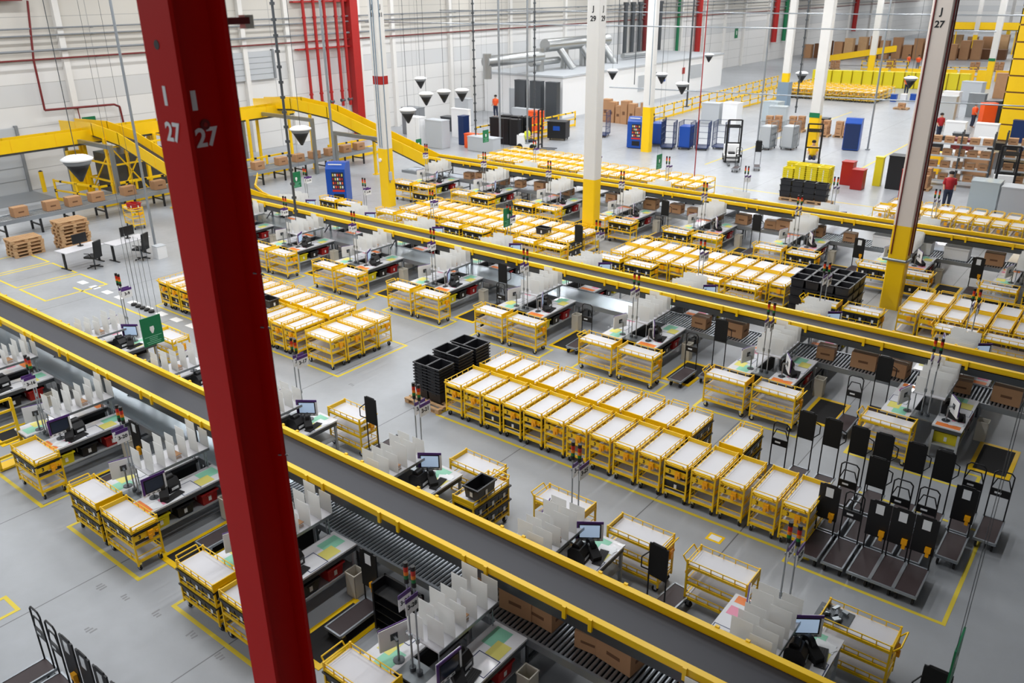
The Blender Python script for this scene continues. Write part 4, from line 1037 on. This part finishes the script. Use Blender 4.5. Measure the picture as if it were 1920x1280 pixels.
# desks with screens and chairs
def desk(x, y, a, lb, lb2, lb3):
    t = thing('office_desk', lb, 'desk', (x, y, 0), a)
    b = MB(); b.box(-.8, -.4, .70, .8, .4, .73, 'white_board'); b.build('desk_top', t)
    for sx in (-.7, .7):
        b = MB(); b.box(sx-.03, -.32, 0, sx+.03, .32, .03, 'black'); b.box(sx-.03, -.05, .03, sx+.03, .05, .70, 'black'); b.build('leg', t)
    m_ = thing('monitor', lb2, 'monitor', (x+.15*math.cos(a)-.15*math.sin(a), y+.15*math.cos(a)+.15*math.sin(a), .73), a)
    b = MB(); b.box(-.3, -.02, .12, .3, .02, .5, 'black'); b.build('display_body', m_)
    b = MB(); b.cyl((0, .02, 0), (0, .02, .3), .03, 'black', 8); b.cyl((0, .02, 0), (0, .02, .015), .12, 'black', 12); b.build('stand', m_)
    cx, cy = x+.9*math.sin(a)-.1, y-.9*math.cos(a)
    c = thing('office_chair', lb3, 'chair', (cx, cy, 0), a+.4)
    b = MB(); b.box(-.24, -.24, .44, .24, .24, .52, 'black'); b.build('seat', c)
    b = MB(); b.cb((0, -.25, .82), (.44, .06, .6), 'black', 0, .1); b.build('backrest', c)
    b = MB(); b.cyl((0, 0, .08), (0, 0, .44), .03, 'steel_dark', 8); b.build('gas_lift', c)
    b = MB()
    for j in range(5): b.bar((0, 0, .1), (.3*math.cos(j*1.2566), .3*math.sin(j*1.2566), .05), .04, 'black')
    b.build('star_base', c)
    b = MB()
    for s in (-1, 1): b.tube([(s*.24, -.1, .5), (s*.29, -.05, .66), (s*.29, .15, .66)], .018, 'black', 5)
    b.build('armrest', c)
desk(-32.9, 14.2, PI/2+.1, 'left white desk with black screens by the pallet stacks', 'black screen on the left white desk', 'black office chair in front of the left white desk')
desk(-32.4, 15.9, PI/2+.1, 'right white desk with a black screen near the steel pole', 'black screen on the right white desk', 'black office chair between the two white desks')
t = thing('paper_bin', 'small white bin beside the right white desk', 'bin', (-31.3, 16.6, 0)); b = MB(); b.box(-.2, -.2, 0, .2, .2, .5, 'white'); b.build('bin_body', t); b = MB(); b.box(-.21, -.21, .5, .21, .21, .52, 'grey_light'); b.build('lid', t)
# freestanding wire posts near the left trolley block
for i in range(5):
    t = thing('wire_post', '%s of five thin steel posts on black feet left of the trolley block' % ORD[i+1], 'post', (-26.9+.28*i, 13.0, 0), 0, 'thin posts')
    b = MB(); b.cyl((0, 0, .06), (0, 0, 2.6), .01, 'galv', 5); b.build('rod', t); b = MB(); b.cyl((0, 0, 0), (0, 0, .07), .1, 'black', 10); b.build('foot', t)
# tall yellow upright at the left edge
t = thing('ladder_frame', 'tall yellow welded ladder frame at the left edge beside a full trolley', 'frame', (-19.1, 5.75, 0))
for y in (-.28, .28):
    b = MB(); b.box(-.03, y-.03, .05, .03, y+.03, 1.65, 'yellow'); b.build('upright', t)
b = MB()
for z in (.3, .65, 1.0, 1.35, 1.62): b.box(-.02, -.28, z, .02, .28, z+.05, 'yellow')
b.build('rung', t)
b = MB(); b.box(-.3, -.3, .02, .03, .3, .07, 'yellow'); b.build('foot', t)

# ------------------------------------------------------------------ vending machines
def vending(x, y, a, lb, back=False):
    t = thing('vending_machine', lb, 'vending machine', (x, y, 0), a)
    b = MB(); b.prism([(-.5, .45, .05), (-.5, -.45, .05), (-.5, -.45, 1.75), (-.5, -.2, 2.05), (-.5, .45, 2.0)], (1.0, 0, 0), 'blue'); b.build('cabinet', t)
    b = MB(); b.box(-.45, -.4, 0, .45, .4, .05, 'black'); b.build('plinth', t)
    if not back:
        b = MB(); b.box(-.2, -.462, .75, .42, -.45, 1.6, 'screen_off'); b.build('window', t)
        b = MB()
        for i in range(4):
            for j in range(5): b.cb((-.12+j*.115, -.47, .86+i*.2), (.06, .012, .12), ('white', 'orange', 'red', 'sticker_yellow')[(i+j) % 4])
        b.build('goods', t)
        b = MB(); b.box(-.15, -.463, .2, .38, -.45, .5, 'black'); b.build('delivery_flap', t)
        b = MB(); b.box(-.35, -.4, 1.95, .35, -.385, 2.0, 'white'); b.box(-.2, -.465, .62, .42, -.45, .72, 'lamp_red'); b.build('notice_strip', t)
        b = MB(); b.box(-.515, -.2, 1.35, -.5, .1, 1.6, 'white'); b.box(-.515, -.35, 1.0, -.5, .3, 1.12, 'white'); b.box(-.51, -.42, .55, -.5, .42, .6, 'white'); b.build('side_label', t)
    else:
        b = MB(); b.box(-.46, -.46, .1, .46, -.45, 1.7, 'blue_dark'); b.build('rear_panel', t)
    return t
vending(-32.7, 27.4, .55, 'blue vending machine standing left of the column with red ring')
vending(-28.3, 49.6, .2, 'blue vending machine beside the slender white column')
vending(-16.4, 57.0, .15, 'plain blue machine seen from behind on the open floor at right', True)

# ------------------------------------------------------------------ people
def person(x, y, a, lb, shirt, legs='denim', hair='hair', z=0, sit=False):
    t = thing('person', lb, 'person', (x, y, z), a)
    me = D.meshes.new('body')
    if sit:
        J = [((0,0,.62),.14), ((0,.02,.9),.14), ((0,.03,1.12),.15), ((0,0,1.24),.06), ((0,-.01,1.36),.10), ((0,-.01,1.45),.09)]
        ch = [(0,(-.1,0,.6),.09),(-1,(-.12,-.42,.58),.07),(-1,(-.12,-.45,.15),.05),(-1,(-.12,-.58,.1),.045),(0,(.1,0,.6),.09),(-1,(.12,-.42,.58),.07),(-1,(.12,-.45,.15),.05),(-1,(.12,-.58,.1),.045)]
        ay = -.3; dz = -.32
    else:
        J = [((0,0,.92),.14), ((0,0,1.15),.13), ((0,.01,1.38),.15), ((0,0,1.50),.06), ((0,-.01,1.60),.10), ((0,-.01,1.69),.09)]
        ch = [(0,(-.1,0,.86),.09),(-1,(-.11,-.03,.48),.065),(-1,(-.11,.02,.08),.045),(-1,(-.12,-.14,.04),.045),(0,(.1,0,.86),.09),(-1,(.11,.03,.48),.065),(-1,(.11,.08,.08),.045),(-1,(.12,-.08,.04),.045)]
        ay = -.16; dz = 0
    vs = [p for p, _ in J]; rs = [q for _, q in J]; es = [(i, i+1) for i in range(5)]
    for (pa, p, q) in ch:
        vs.append(p); rs.append(q); es.append((len(vs)-2 if pa == -1 else pa, len(vs)-1))
    for s in (-1, 1):
        prev = 2
        for p, q in (((s*.19, .01, 1.42+dz*.8), .065), ((s*.25, .02, 1.15+dz*.8), .05), ((s*.24, ay, .95+dz*.8+(.12 if sit else 0)), .038), ((s*.23, ay-.09, .93+dz*.8+(.12 if sit else 0)), .035)):
            vs.append(p); rs.append(q); es.append((prev, len(vs)-1)); prev = len(vs)-1
    me.from_pydata(vs, es, []); o = D.objects.new('body', me); COL.objects.link(o); o.parent = t
    sk = o.modifiers.new('skin', 'SKIN'); sk.use_smooth_shade = True
    for i, q in enumerate(rs): me.skin_vertices[0].data[i].radius = (q, q)
    me.skin_vertices[0].data[0].use_root = True
    sb = o.modifiers.new('sub', 'SUBSURF'); sb.levels = 1; sb.render_levels = 1
    me.materials.append(MAT['skin'])
    b = MB(); b0 = .58 if sit else .88
    b.lathe([(.185, b0), (.19, b0+.2), (.225, b0+.46), (.19, b0+.58), (.09, b0+.62)], shirt, 12)
    for s in (-1, 1): b.cyl((s*.19, .01, 1.44+dz*.8), (s*.255, .02, 1.15+dz*.8), .082, shirt, 8, .068)
    v = b.build('shirt', t); 
    b = MB()
    if sit:
        for s in (-1, 1): b.cyl((s*.1, .05, .6), (s*.12, -.42, .58), .11, legs, 8, .085); b.cyl((s*.12, -.42, .6), (s*.12, -.45, .16), .085, legs, 8, .065)
    else:
        b.lathe([(.17, .8), (.19, .9), (.18, 1.0)], legs, 12)
        for s in (-1, 1): b.cyl((s*.1, 0, .9), (s*.11, s*.03, .48), .115, legs, 8, .085); b.cyl((s*.11, s*.03, .5), (s*.11, .05+s*.03, .1), .085, legs, 8, .065)
    b.build('trousers', t)
    zt = J[5][0][2]
    b = MB(); b.lathe([(.06, zt-.08), (.125, zt-.02), (.12, zt+.06), (.06, zt+.105), (.01, zt+.11)], hair, 10, (0, .015)); b.build('hair', t)
    return t
person(-7.8, 43.9, .3, 'person in a red jacket standing by the rack right of column J 27', 'shirt_red')
person(-12.8, 64.5, .8, 'person in a red top bending over the sorting area at right', 'shirt_red')
person(-21.6, 90.5, .2, 'person in an orange vest beside the distant cart island', 'orange')
person(-28.5, 118.0, 1.2, 'person in an orange vest far away, left of column J 27', 'orange')
person(-27.2, 117.5, .2, 'person in an orange jacket at the far crossing, partner of the other', 'orange', 'shirt_grey')
person(-45.2, 55.4, .2, 'person in an orange vest by the white office wall', 'orange', 'denim')
person(-12.0, 71.5, 2, 'person in an orange vest among the clutter right of column J 27', 'orange')

# ------------------------------------------------------------------ forklifts
def forklift(x, y, a, lb, plb=None, shirt='hivis'):
    t = thing('forklift', lb, 'forklift', (x, y, 0), a)
    b = MB(); b.prism([(-.45, -.7, .12), (-.45, .6, .12), (-.45, .6, .95), (-.45, .15, .95), (-.45, .05, .45), (-.45, -.7, .45)], (.9, 0, 0), 'white'); b.build('body', t)
    b = MB()
    for sx in (-.4, .4): b.box(sx-.05, -.95, .05, sx+.05, -.85, 2.6, 'black')
    for z in (.3, 1.2, 2.55): b.box(-.4, -.92, z, .4, -.88, z+.08, 'black')
    b.build('mast', t)
    b = MB()
    for sx in (-.25, .25): b.box(sx-.06, -2.0, .06, sx+.06, -.95, .11, 'steel_dark')
    b.build('fork', t)
    b = MB()
    for (px, py) in ((-.42, -.6), (.42, -.6), (-.42, .5), (.42, .5)): b.cyl((px, py, .5 if py < 0 else .95), (px, py, 2.1), .03, 'black', 6)
    for j in range(5): b.box(-.44, -.6+j*.27, 2.08, .44, -.55+j*.27, 2.12, 'black')
    b.build('overhead_guard', t)
    for (px, py) in ((-.42, -.5), (.42, -.5), (-.42, .4), (.42, .4)):
        b = MB(); b.cyl((px-.06, py, .2), (px+.06, py, .2), .2, 'rubber', 14); b.build('wheel', t)
    b = MB(); b.box(-.4, .61, .35, .4, .63, .75, 'black'); b.box(-.2, -.3, .45, .2, .1, .55, 'black'); b.build('seat', t)
    if plb: person(x, y, a, plb, shirt, 'denim', z=-.02, sit=True)
forklift(-16.6, 50.2, .3, 'white and black reach truck in front of the yellow column at right', 'person in a yellow vest driving the reach truck', 'yellow')
forklift(-21.2, 49.0, .5, 'white reach truck with black mast on the open floor behind the rear belt')
forklift(-34.0, 45.0, 1.9, 'reach truck parked in the work area left of column J 29', 'person in a yellow and orange vest on the parked truck', 'hivis')
forklift(-6.2, 48.5, .2, 'dark order picker at the right edge, beside the rack')
# ------------------------------------------------------------------ cages, stacks and goods behind the belts
def roll_cage(x, y, a, lb, fill=None, col='blue_dark'):
    t = thing('roll_cage', lb, 'roll cage', (x, y, 0), a)
    b = MB()
    for sx in (-.4, .4):
        for sy in (-.6, .6): b.cyl((sx, sy, .15), (sx, sy, 1.8), .025, col, 6)
    for z in (.2, .6, 1.0, 1.4, 1.78):
        for sx in (-.4, .4): b.bar((sx, -.6, z), (sx, .6, z), .025, col)
        b.bar((-.4, .6, z), (.4, .6, z), .025, col)
    for j in range(1, 6):
        for sx in (-.4, .4): b.cyl((sx, -.6+.2*j, .2), (sx, -.6+.2*j, 1.78), .012, col, 5)
    b.build('mesh_sides', t)
    b = MB(); b.box(-.4, -.6, .13, .4, .6, .18, col); b.build('base', t)
    b = MB()
    for sx in (-.33, .33):
        for sy in (-.5, .5): b.cyl((sx-.02, sy, .065), (sx+.02, sy, .065), .065, 'rubber', 8)
    b.build('wheels', t)
    if fill:
        o = MB(); o.box(-.36, -.55, .185, .36, .55, 1.5, fill); q = o.build('sack_bundle', None, (x, y, 0), a); tag(q, 'wrapped load inside the cage, ' + lb, 'load')
CAGE = [(-27.6, 51.3, .3, 'blue'), (-26.4, 50.6, .3, None), (-25.4, 51.2, .2, 'blue'), (-24.4, 51.6, .3, None), (-23.6, 52.6, .2, None), (-32.6, 52.2, .3, None), (-21.0, 54.2, 0, 'grey_light'), (-19.8, 55.0, 0, 'grey_light')]
for i, (x, y, a, f) in enumerate(CAGE): roll_cage(x, y, a, '%s tall wire cage from the left, behind the rear belt' % ORD[i+1], f, 'blue_dark' if i < 6 else 'steel')
def load(nm, x, y, sx, sy, sz, mk, lb, cat='load', a=0, grp=None, wheels=False, lid=None, zb=0):
    t = thing(nm, lb, cat, (x, y, 0), a, grp)
    z0 = .14 if wheels else .0
    b = MB(); b.prism([(-sx/2*.94, -sy/2*.94, z0), (sx/2*.94, -sy/2*.94, z0), (sx/2*.94, sy/2*.94, z0), (-sx/2*.94, sy/2*.94, z0)], (0, 0, .02), mk)
    b.box(-sx/2, -sy/2, z0+.02, sx/2, sy/2, sz, mk); b.build('body', t)
    b = MB(); b.box(-sx/2-.02, -sy/2-.02, sz, sx/2+.02, sy/2+.02, sz+.06, lid or mk); b.build('lid', t)
    if wheels:
        b = MB()
        for px in (-.4, .4):
            for py in (-.35, .35): b.cyl((px*sx, py*sy, .08), (px*sx+.05, py*sy, .08), .08, 'rubber', 8)
        b.build('wheels', t)
    return t
t = load('wheeled_bin', -34.4, 49.2, 1.35, 1.0, 1.25, 'black', 'black wheeled waste bin with blue label before the white office', 'waste bin', .3, None, True)
b = MB(); b.box(-.25, -.51, .7, .25, -.5, 1.0, 'blue'); b.build('blue_label', t)
for i, (x, y, sx, sy, sz, mk, lb) in enumerate(((-41.0, 41.6, 1.2, .7, 1.9, 'white', 'white cabinet left of the three near the column with red ring'), (-39.3, 41.9, 1.5, .8, 1.8, 'grey_light', 'grey cabinet in the middle of three near the incline'), (-38.6, 43.8, .5, .6, 1.9, 'blue_dark', 'blue bottle rack right of the cabinets'), (-40.6, 45.8, 1.6, .3, 2.0, 'white', 'white notice panel behind the cabinets'),
        (-44.5, 50.6, 1.4, .6, 2.0, 'grey_light', 'grey locker against the office wall'), (-43.0, 47.8, 2.2, .8, 1.0, 'steel_dark', 'dark tool bench by the left wall'), (-44.6, 45.0, 1.5, .9, 1.9, 'grey', 'grey machine cabinet under the black cones'), (-41.4, 54.6, 2.4, .6, 1.0, 'grey_light', 'long grey cupboard under the tyre racks'))):
    load('cabinet', x, y, sx, sy, sz, mk, lb, 'cabinet')
for i in range(3):
    load('wall_rack', -43.6+i*1.6, 56.9, 1.1, .5, 2.9, 'steel_dark', '%s of three dark racks against the office front' % ORD[i+1], 'rack')
for i in range(6):
    t = load('bag_bundle', -37.2+(i % 3)*.85, 45.6+(i//3)*1.2, .7, .5, 1.7, 'black', '%s of six black bag bundles hanging behind the green sign' % ORD[i+1], 'bags', .2, 'black bag bundles')
t = load('orange_bags', -37.7, 50.9, 1.1, .7, 1.5, 'orange', 'stack of bright orange bags before the office door', 'bags')
t = load('orange_bags', -37.3, 43.1, .9, .5, .9, 'orange', 'pile of orange jackets on the bench beside the black bags', 'bags')
t = load('work_table', -35.8, 42.6, 2.2, .8, .9, 'grey_light', 'grey work table with tools behind the rear belt', 'table')
for i in range(9):
    put_box(-37.4+.62*i, 58.6-.05*i, 0, 'tall brown carton %s in the row beside the blue cages' % ORD[i+1], 'brown carton row').scale = (1, 1.6, 4.2)
def carton_pile(x, y, nx, ny, nz, lb, grp, a=0):
    PAL.put((x, y, 0), a, 'pallet under the ' + lb, None)
    c = 0
    for k_ in range(nz):
        for i in range(nx):
            for j in range(ny):
                if k_ == nz-1 and (i+j) % 2: continue
                c += 1
                put_box(x+(i-(nx-1)/2)*.5, y+(j-(ny-1)/2)*.42, .146+k_*.325, 'brown carton stacked on the '+lb, 'cartons on the '+lb, a, 1)
for i, (x, y, lb) in enumerate(((-23.5, 61.5, 'carton pile left of the far white column'), (-22.0, 62.2, 'second carton pile, before the far carts'), (-19.8, 61.2, 'carton pile right behind the yellow column base'), (-18.4, 61.6, 'carton pile left of the plain blue machine'), (-9.9, 47.5, 'carton pile in front of the rack'), (-30.5, 118, 'far carton pile at the crossing'), (-36, 113, 'tall far carton pile near the wall'), (-21.0, 119, 'far right carton pile near the yellow tower'), (-18.6, 120.5, 'last carton pile at top right'))):
    carton_pile(x, y, 2, 2, 3, lb, 'cartons on the pile')
for i in range(16):
    load('carton_stack', -45.5+1.4*i, 129+random.uniform(-1, 1)+.6*i, 1.2, 1.1, random.uniform(1.6, 3.2), random.choice(('card', 'card', 'card_dark', 'wood')), '%s carton stack from left in the distant goods row' % ORD[i+1], 'goods', 0, 'distant goods row')
for i in range(10):
    load('carton_stack', -30+2.0*i, 152+1.0*i, 1.4, 1.2, random.uniform(1.5, 3), random.choice(('card', 'wood', 'yellow')), '%s stack from left in the farthest goods row' % ORD[i+1], 'goods', 0, 'farthest goods row')
load('long_bench', -32, 140, 22, 1.4, 1.3, 'card_dark', 'long brown loading shelf far away under the wall risers', 'shelf')
for i in range(15):
    load('yellow_crate_stack', -31.5+.98*i, 93.6+.25*i, .9, .8, 1.55, 'lemon_plastic', '%s lemon-yellow crate stack from left behind the cart island' % ORD[i+1], 'crates', 0, 'lemon crate stacks')
for i in range(7):
    load('floor_block', -21.0+.7*i, 84.0+.6*i, .5, .5, .6, ('blue', 'white')[i % 2], '%s of the blue and white crates right of the cart island' % ORD[i+1], 'crates', 0, 'blue and white crates')
PAL.put((-19.0, 79, 0), 0, 'wooden pallet alone on the open floor left of column J 27', None)
put_box(-19.0, 79, .146, 'carton lying on the lone pallet', None)
# yellow and black tote towers right behind the rear belt
for i in range(4):
    for j in range(2):
        nn_ = 9 if (i, j) != (0, 0) else 7
        for k_ in range(nn_):
            TY.put((-15.6+.62*i, 43.8+.5*j, .146+k_*.11), 0, '%s tote from the top, yellow tower %s, %s row' % (ORD[nn_-k_], ORD[i+1], ('front', 'rear')[j]), 'lemon tote towers')
PAL.put((-15.3, 44.05, 0), 0, 'pallet under the left lemon tote towers', None); PAL.put((-14.1, 44.05, 0), 0, 'pallet under the right lemon tote towers', None)
for i in range(4):
    for k_ in range(3): STOTE.put((-14.7+.6*i, 41.2, .146+k_*.29), 0, '%s tote from the top, dark tower %s before the lemon totes' % (ORD[3-k_], ORD[i+1]), 'dark tote towers')
PAL.put((-14.3, 41.2, 0), 0, 'pallet under the left dark tote towers', None); PAL.put((-13.0, 41.2, 0), 0, 'pallet under the right dark tote towers', None)
for i, (x, y, sx, sy, sz, mk, lb) in enumerate(((-13.3, 46.4, .6, .6, 1.2, 'red', 'red bin left of the pair behind the right trolleys'), (-12.5, 45.6, .6, .6, 1.0, 'red', 'red bin right of the pair behind the right trolleys'), (-9.8, 44.6, .6, .7, 1.5, 'red', 'red box unit touching column J 27'), (-10.9, 46.9, .9, .8, 1.7, 'black', 'large black hopper behind the red units'), (-11.9, 47.0, .4, .3, 1.5, 'lemon_plastic', 'yellow drum post beside the black hopper'), (-9.6, 55.6, 1.1, .8, 1.5, 'red_dark', 'red shelf of bottles left of column J 27, farther back'), (-9.4, 52.8, 1.0, .8, 1.2, 'white', 'white tub left of column J 27'),
        (-5.0, 44.3, 1.2, 1.0, 1.3, 'grey_light', 'grey wrapped pallet load at right'), (-6.3, 44.4, 1.2, 1.0, 1.4, 'film', 'film-wrapped pallet load beside column J 27'), (-7.6, 62.5, 1.1, .5, 1.9, 'blue_dark', 'blue cabinet beside the yellow tower'), (-9.4, 61.4, 1.3, .6, 1.7, 'white', 'white cabinet with notices beside the blue one'), (-11.2, 61.2, 1.2, .6, 1.7, 'white', 'white cabinet left of the noticed one'), (-13.5, 69.0, 1.3, .8, 2.4, 'grey_light', 'grey switch cabinet behind column J 27'),
        (-3.6, 43.5, .5, .5, 2.6, 'red', 'tall red panel at the right edge'), (-7.8, 58.0, 1.6, .8, 1.1, 'black', 'black work bench at the right edge'), (-5.9, 57.4, 1.4, .8, 1.2, 'yellow', 'yellow bench at the right edge'))):
    load('container', x, y, sx, sy, sz, mk, lb, 'container')
for i in range(14):
    load('sorting_unit', -11.4+random.uniform(0, 2.6), 71.2+i*1.2, random.uniform(.5, 1.1), .6, random.uniform(.9, 1.9), random.choice(('black', 'steel_dark', 'grey', 'white', 'black', 'orange')), 'dark sorting unit %s from the front, cluttered area left of the yellow tower' % ORD[i+1], 'machine', random.uniform(0, 1), 'sorting clutter')
for i, (x, y, sx, sy, sz, mk, lb) in enumerate(((-10.4, 52.4, 1.0, .9, 1.1, 'yellow_deep', 'yellow box pile'), (-8.2, 53.2, 1.2, .9, 1.2, 'card', 'brown box pile'), (-6.6, 54.0, 1.2, .9, .8, 'black', 'black crate row'), (-5.0, 54.6, 1.3, .9, 1.3, 'yellow', 'yellow crate row'), (-3.4, 52.0, 1.2, 1.0, 1.5, 'blue_dark', 'blue crate row'), (-4.2, 58.6, 1.3, .9, 1.6, 'card', 'tall brown box pile'), (-11.6, 57.8, .9, .7, 1.2, 'black', 'black terminal'), (-10.3, 58.4, .9, .7, 1.4, 'steel_dark', 'dark terminal'),
        (-9.0, 59.3, .9, .6, 1.1, 'white', 'white terminal'), (-12.9, 60.8, .8, .6, 1.3, 'steel', 'steel terminal'), (-14.6, 76.0, 1.2, .7, 2.0, 'white', 'white machine cover'), (-13.0, 77.5, 1.2, .7, 1.8, 'steel', 'steel machine cover'), (-12.2, 80.5, 1.4, .5, .6, 'red', 'red crate'), (-13.6, 80.2, 1.0, .5, .6, 'green', 'green crate'), (-15.3, 88.0, 1.8, .9, 1.7, 'grey_light', 'grey machine box'), (-13.4, 92.0, 1.6, 1.0, 2.2, 'card', 'brown stack'),
        (-2.6, 46.4, 1.2, 1.0, 1.0, 'steel_dark', 'dark pallet jack'), (-3.2, 48.6, 1.2, .9, 1.4, 'card', 'brown box pair'), (-7.9, 55.8, 1.2, .7, .9, 'steel', 'steel bench'), (-24.0, 63.5, 1.3, 1.0, 1.5, 'film', 'film-wrapped load'), (-25.4, 66.0, 1.3, 1.0, 1.5, 'film', 'pale wrapped load'), (-29.0, 62.6, 1.4, 1.0, 1.5, 'grey_light', 'grey wrapped load'), (-27.4, 62.8, 1.2, 1.0, 1.6, 'white', 'white wrapped load'), (-20.4, 62.8, 1.0, .8, 1.0, 'black', 'black motor unit'))):
    load('goods_load', x, y, sx, sy, sz, mk, lb+(' in the crowded area right of column J 27' if x > -17 else ' on the open floor behind the blue cages'), 'goods', random.uniform(-.2, .2))
for i in range(3): load('white_tub', -7.6+1.25*i, 32.65, .8, .6, .4, 'white', '%s of three white tubs on the rear roller line' % ORD[i+1], 'tub').location.z = .81
def rack_shelf(x, y, a, lb, glb):
    t = thing('storage_rack', lb, 'storage rack', (x, y, 0), a)
    for sx in (-1.5, 0, 1.5):
        b = MB()
        for sy in (-.35, .35): b.box(sx-.04, sy-.04, 0, sx+.04, sy+.04, 2.9, 'steel_dark')
        b.build('upright', t)
    for z in (.3, .95, 1.6, 2.25):
        b = MB(); b.box(-1.5, -.4, z-.06, 1.5, .4, z, 'grey_light'); b.build('shelf', t)
        for j in range(5):
            px, py = rot2(-1.2+.6*j, 0, a)
            put_box(x+px, y+py, z, 'carton %s of five on the shelf at %s of the %s' % (ORD[j+1], {.3: 'bottom', .95: 'second level', 1.6: 'third level', 2.25: 'top'}[z], glb), 'cartons on the ' + glb, a, 1)
rack_shelf(-8.6, 49.4, .1, 'steel storage rack full of cartons right of column J 27', 'near rack')
rack_shelf(-5.2, 50.6, .1, 'second steel storage rack at the right edge', 'right rack')
# yellow tower
t = thing('yellow_tower', 'tall yellow panelled tower at the right edge of the hall', 'tower', (-6.2, 67.5, 0))
b = MB(); b.box(-3.1, -2.6, 0, 3.1, 2.6, 11.9, 'card_dark'); b.build('core', t)
for j in range(11):
    b = MB(); b.box(-3.16, -2.66, .3+j*1.04, 3.16, -2.6, 1.24+j*1.04, 'yellow'); b.box(-3.16, -2.66, .3+j*1.04, -3.1, 2.6, 1.24+j*1.04, 'yellow'); b.build('panel', t)
# second guarded machine row far right
for i in range(9):
    load('hazard_barrier', -28.0+1.7*i, 104.5+.5*i, 1.5, .3, 1.1, ('yellow', 'yellow_deep')[i % 2], '%s yellow hazard barrier from left, behind the distant crates' % ORD[i+1], 'barrier', .1, 'distant hazard barriers')
trough('distant_conveyor', 'yellow conveyor bridge in the far upper right', [(-34, 150, 4.5), (-10, 152, 4.5)], 1.2, 1.0, [(-30, 150, 3.6), (-22, 151, 3.6), (-16, 151, 3.6)])
trough('distant_conveyor', 'yellow sloping conveyor left of the distant bridge', [(-40, 118, 1.0), (-31, 121, 2.6)], 1.2, .7, [(-34, 120, 1.4)])
# floor tape
for k_ in range(3): tape_rect(-36.5+2.3*k_, 11.3, -34.4+2.3*k_, 13.6, .08)
tape_b.box(-30.5, 12.6, .0005, -23.5, 12.68, .003, 'tape_yellow'); tape_b.box(-24, 42.0, .0005, -8, 42.1, .003, 'tape_yellow'); tape_b.box(-22, 47, .0005, -21.9, 75, .003, 'tape_yellow'); tape_b.box(-14, 47, .0005, -13.9, 75, .003, 'tape_yellow')
tape_rect(-14.6, 3.3, -14.0, 3.7, .07)
for j in range(9): tape_b.box(-31+.9*j, 13.0, .0005, -30.55+.9*j, 13.25, .003, 'white')
for (x, y) in ((-13.53, 4.85), (-12.9, 5.0), (-12.05, 5.1), (-11.1, 5.2), (-10.3, 5.2), (-12.6, 4.2), (-16.2, 13.3), (-15.6, 17.6)):
    for j in range(3): scuff_b.cb((x+.07*j, y+random.uniform(-.03, .03), .0012), (.035, random.uniform(.08, .16), .0012), 'scuff', random.uniform(-.12, .12))
struct(scuff_b.build('floor_marking'), 'dark tyre scuffs on the concrete floor')
o = tape_b.build('floor_marking'); struct(o, 'yellow tape lines on the concrete floor')
t = thing('floor_label', 'small yellow-framed floor label by the right end of the centre block', 'floor label', (-5.2, 13.0, 0))
b = MB(); b.box(-.16, -.13, 0, .16, .13, .003, 'yellow'); b.build('frame', t); b = MB(); b.box(-.11, -.08, .003, .11, .08, .005, 'white'); b.build('card', t)
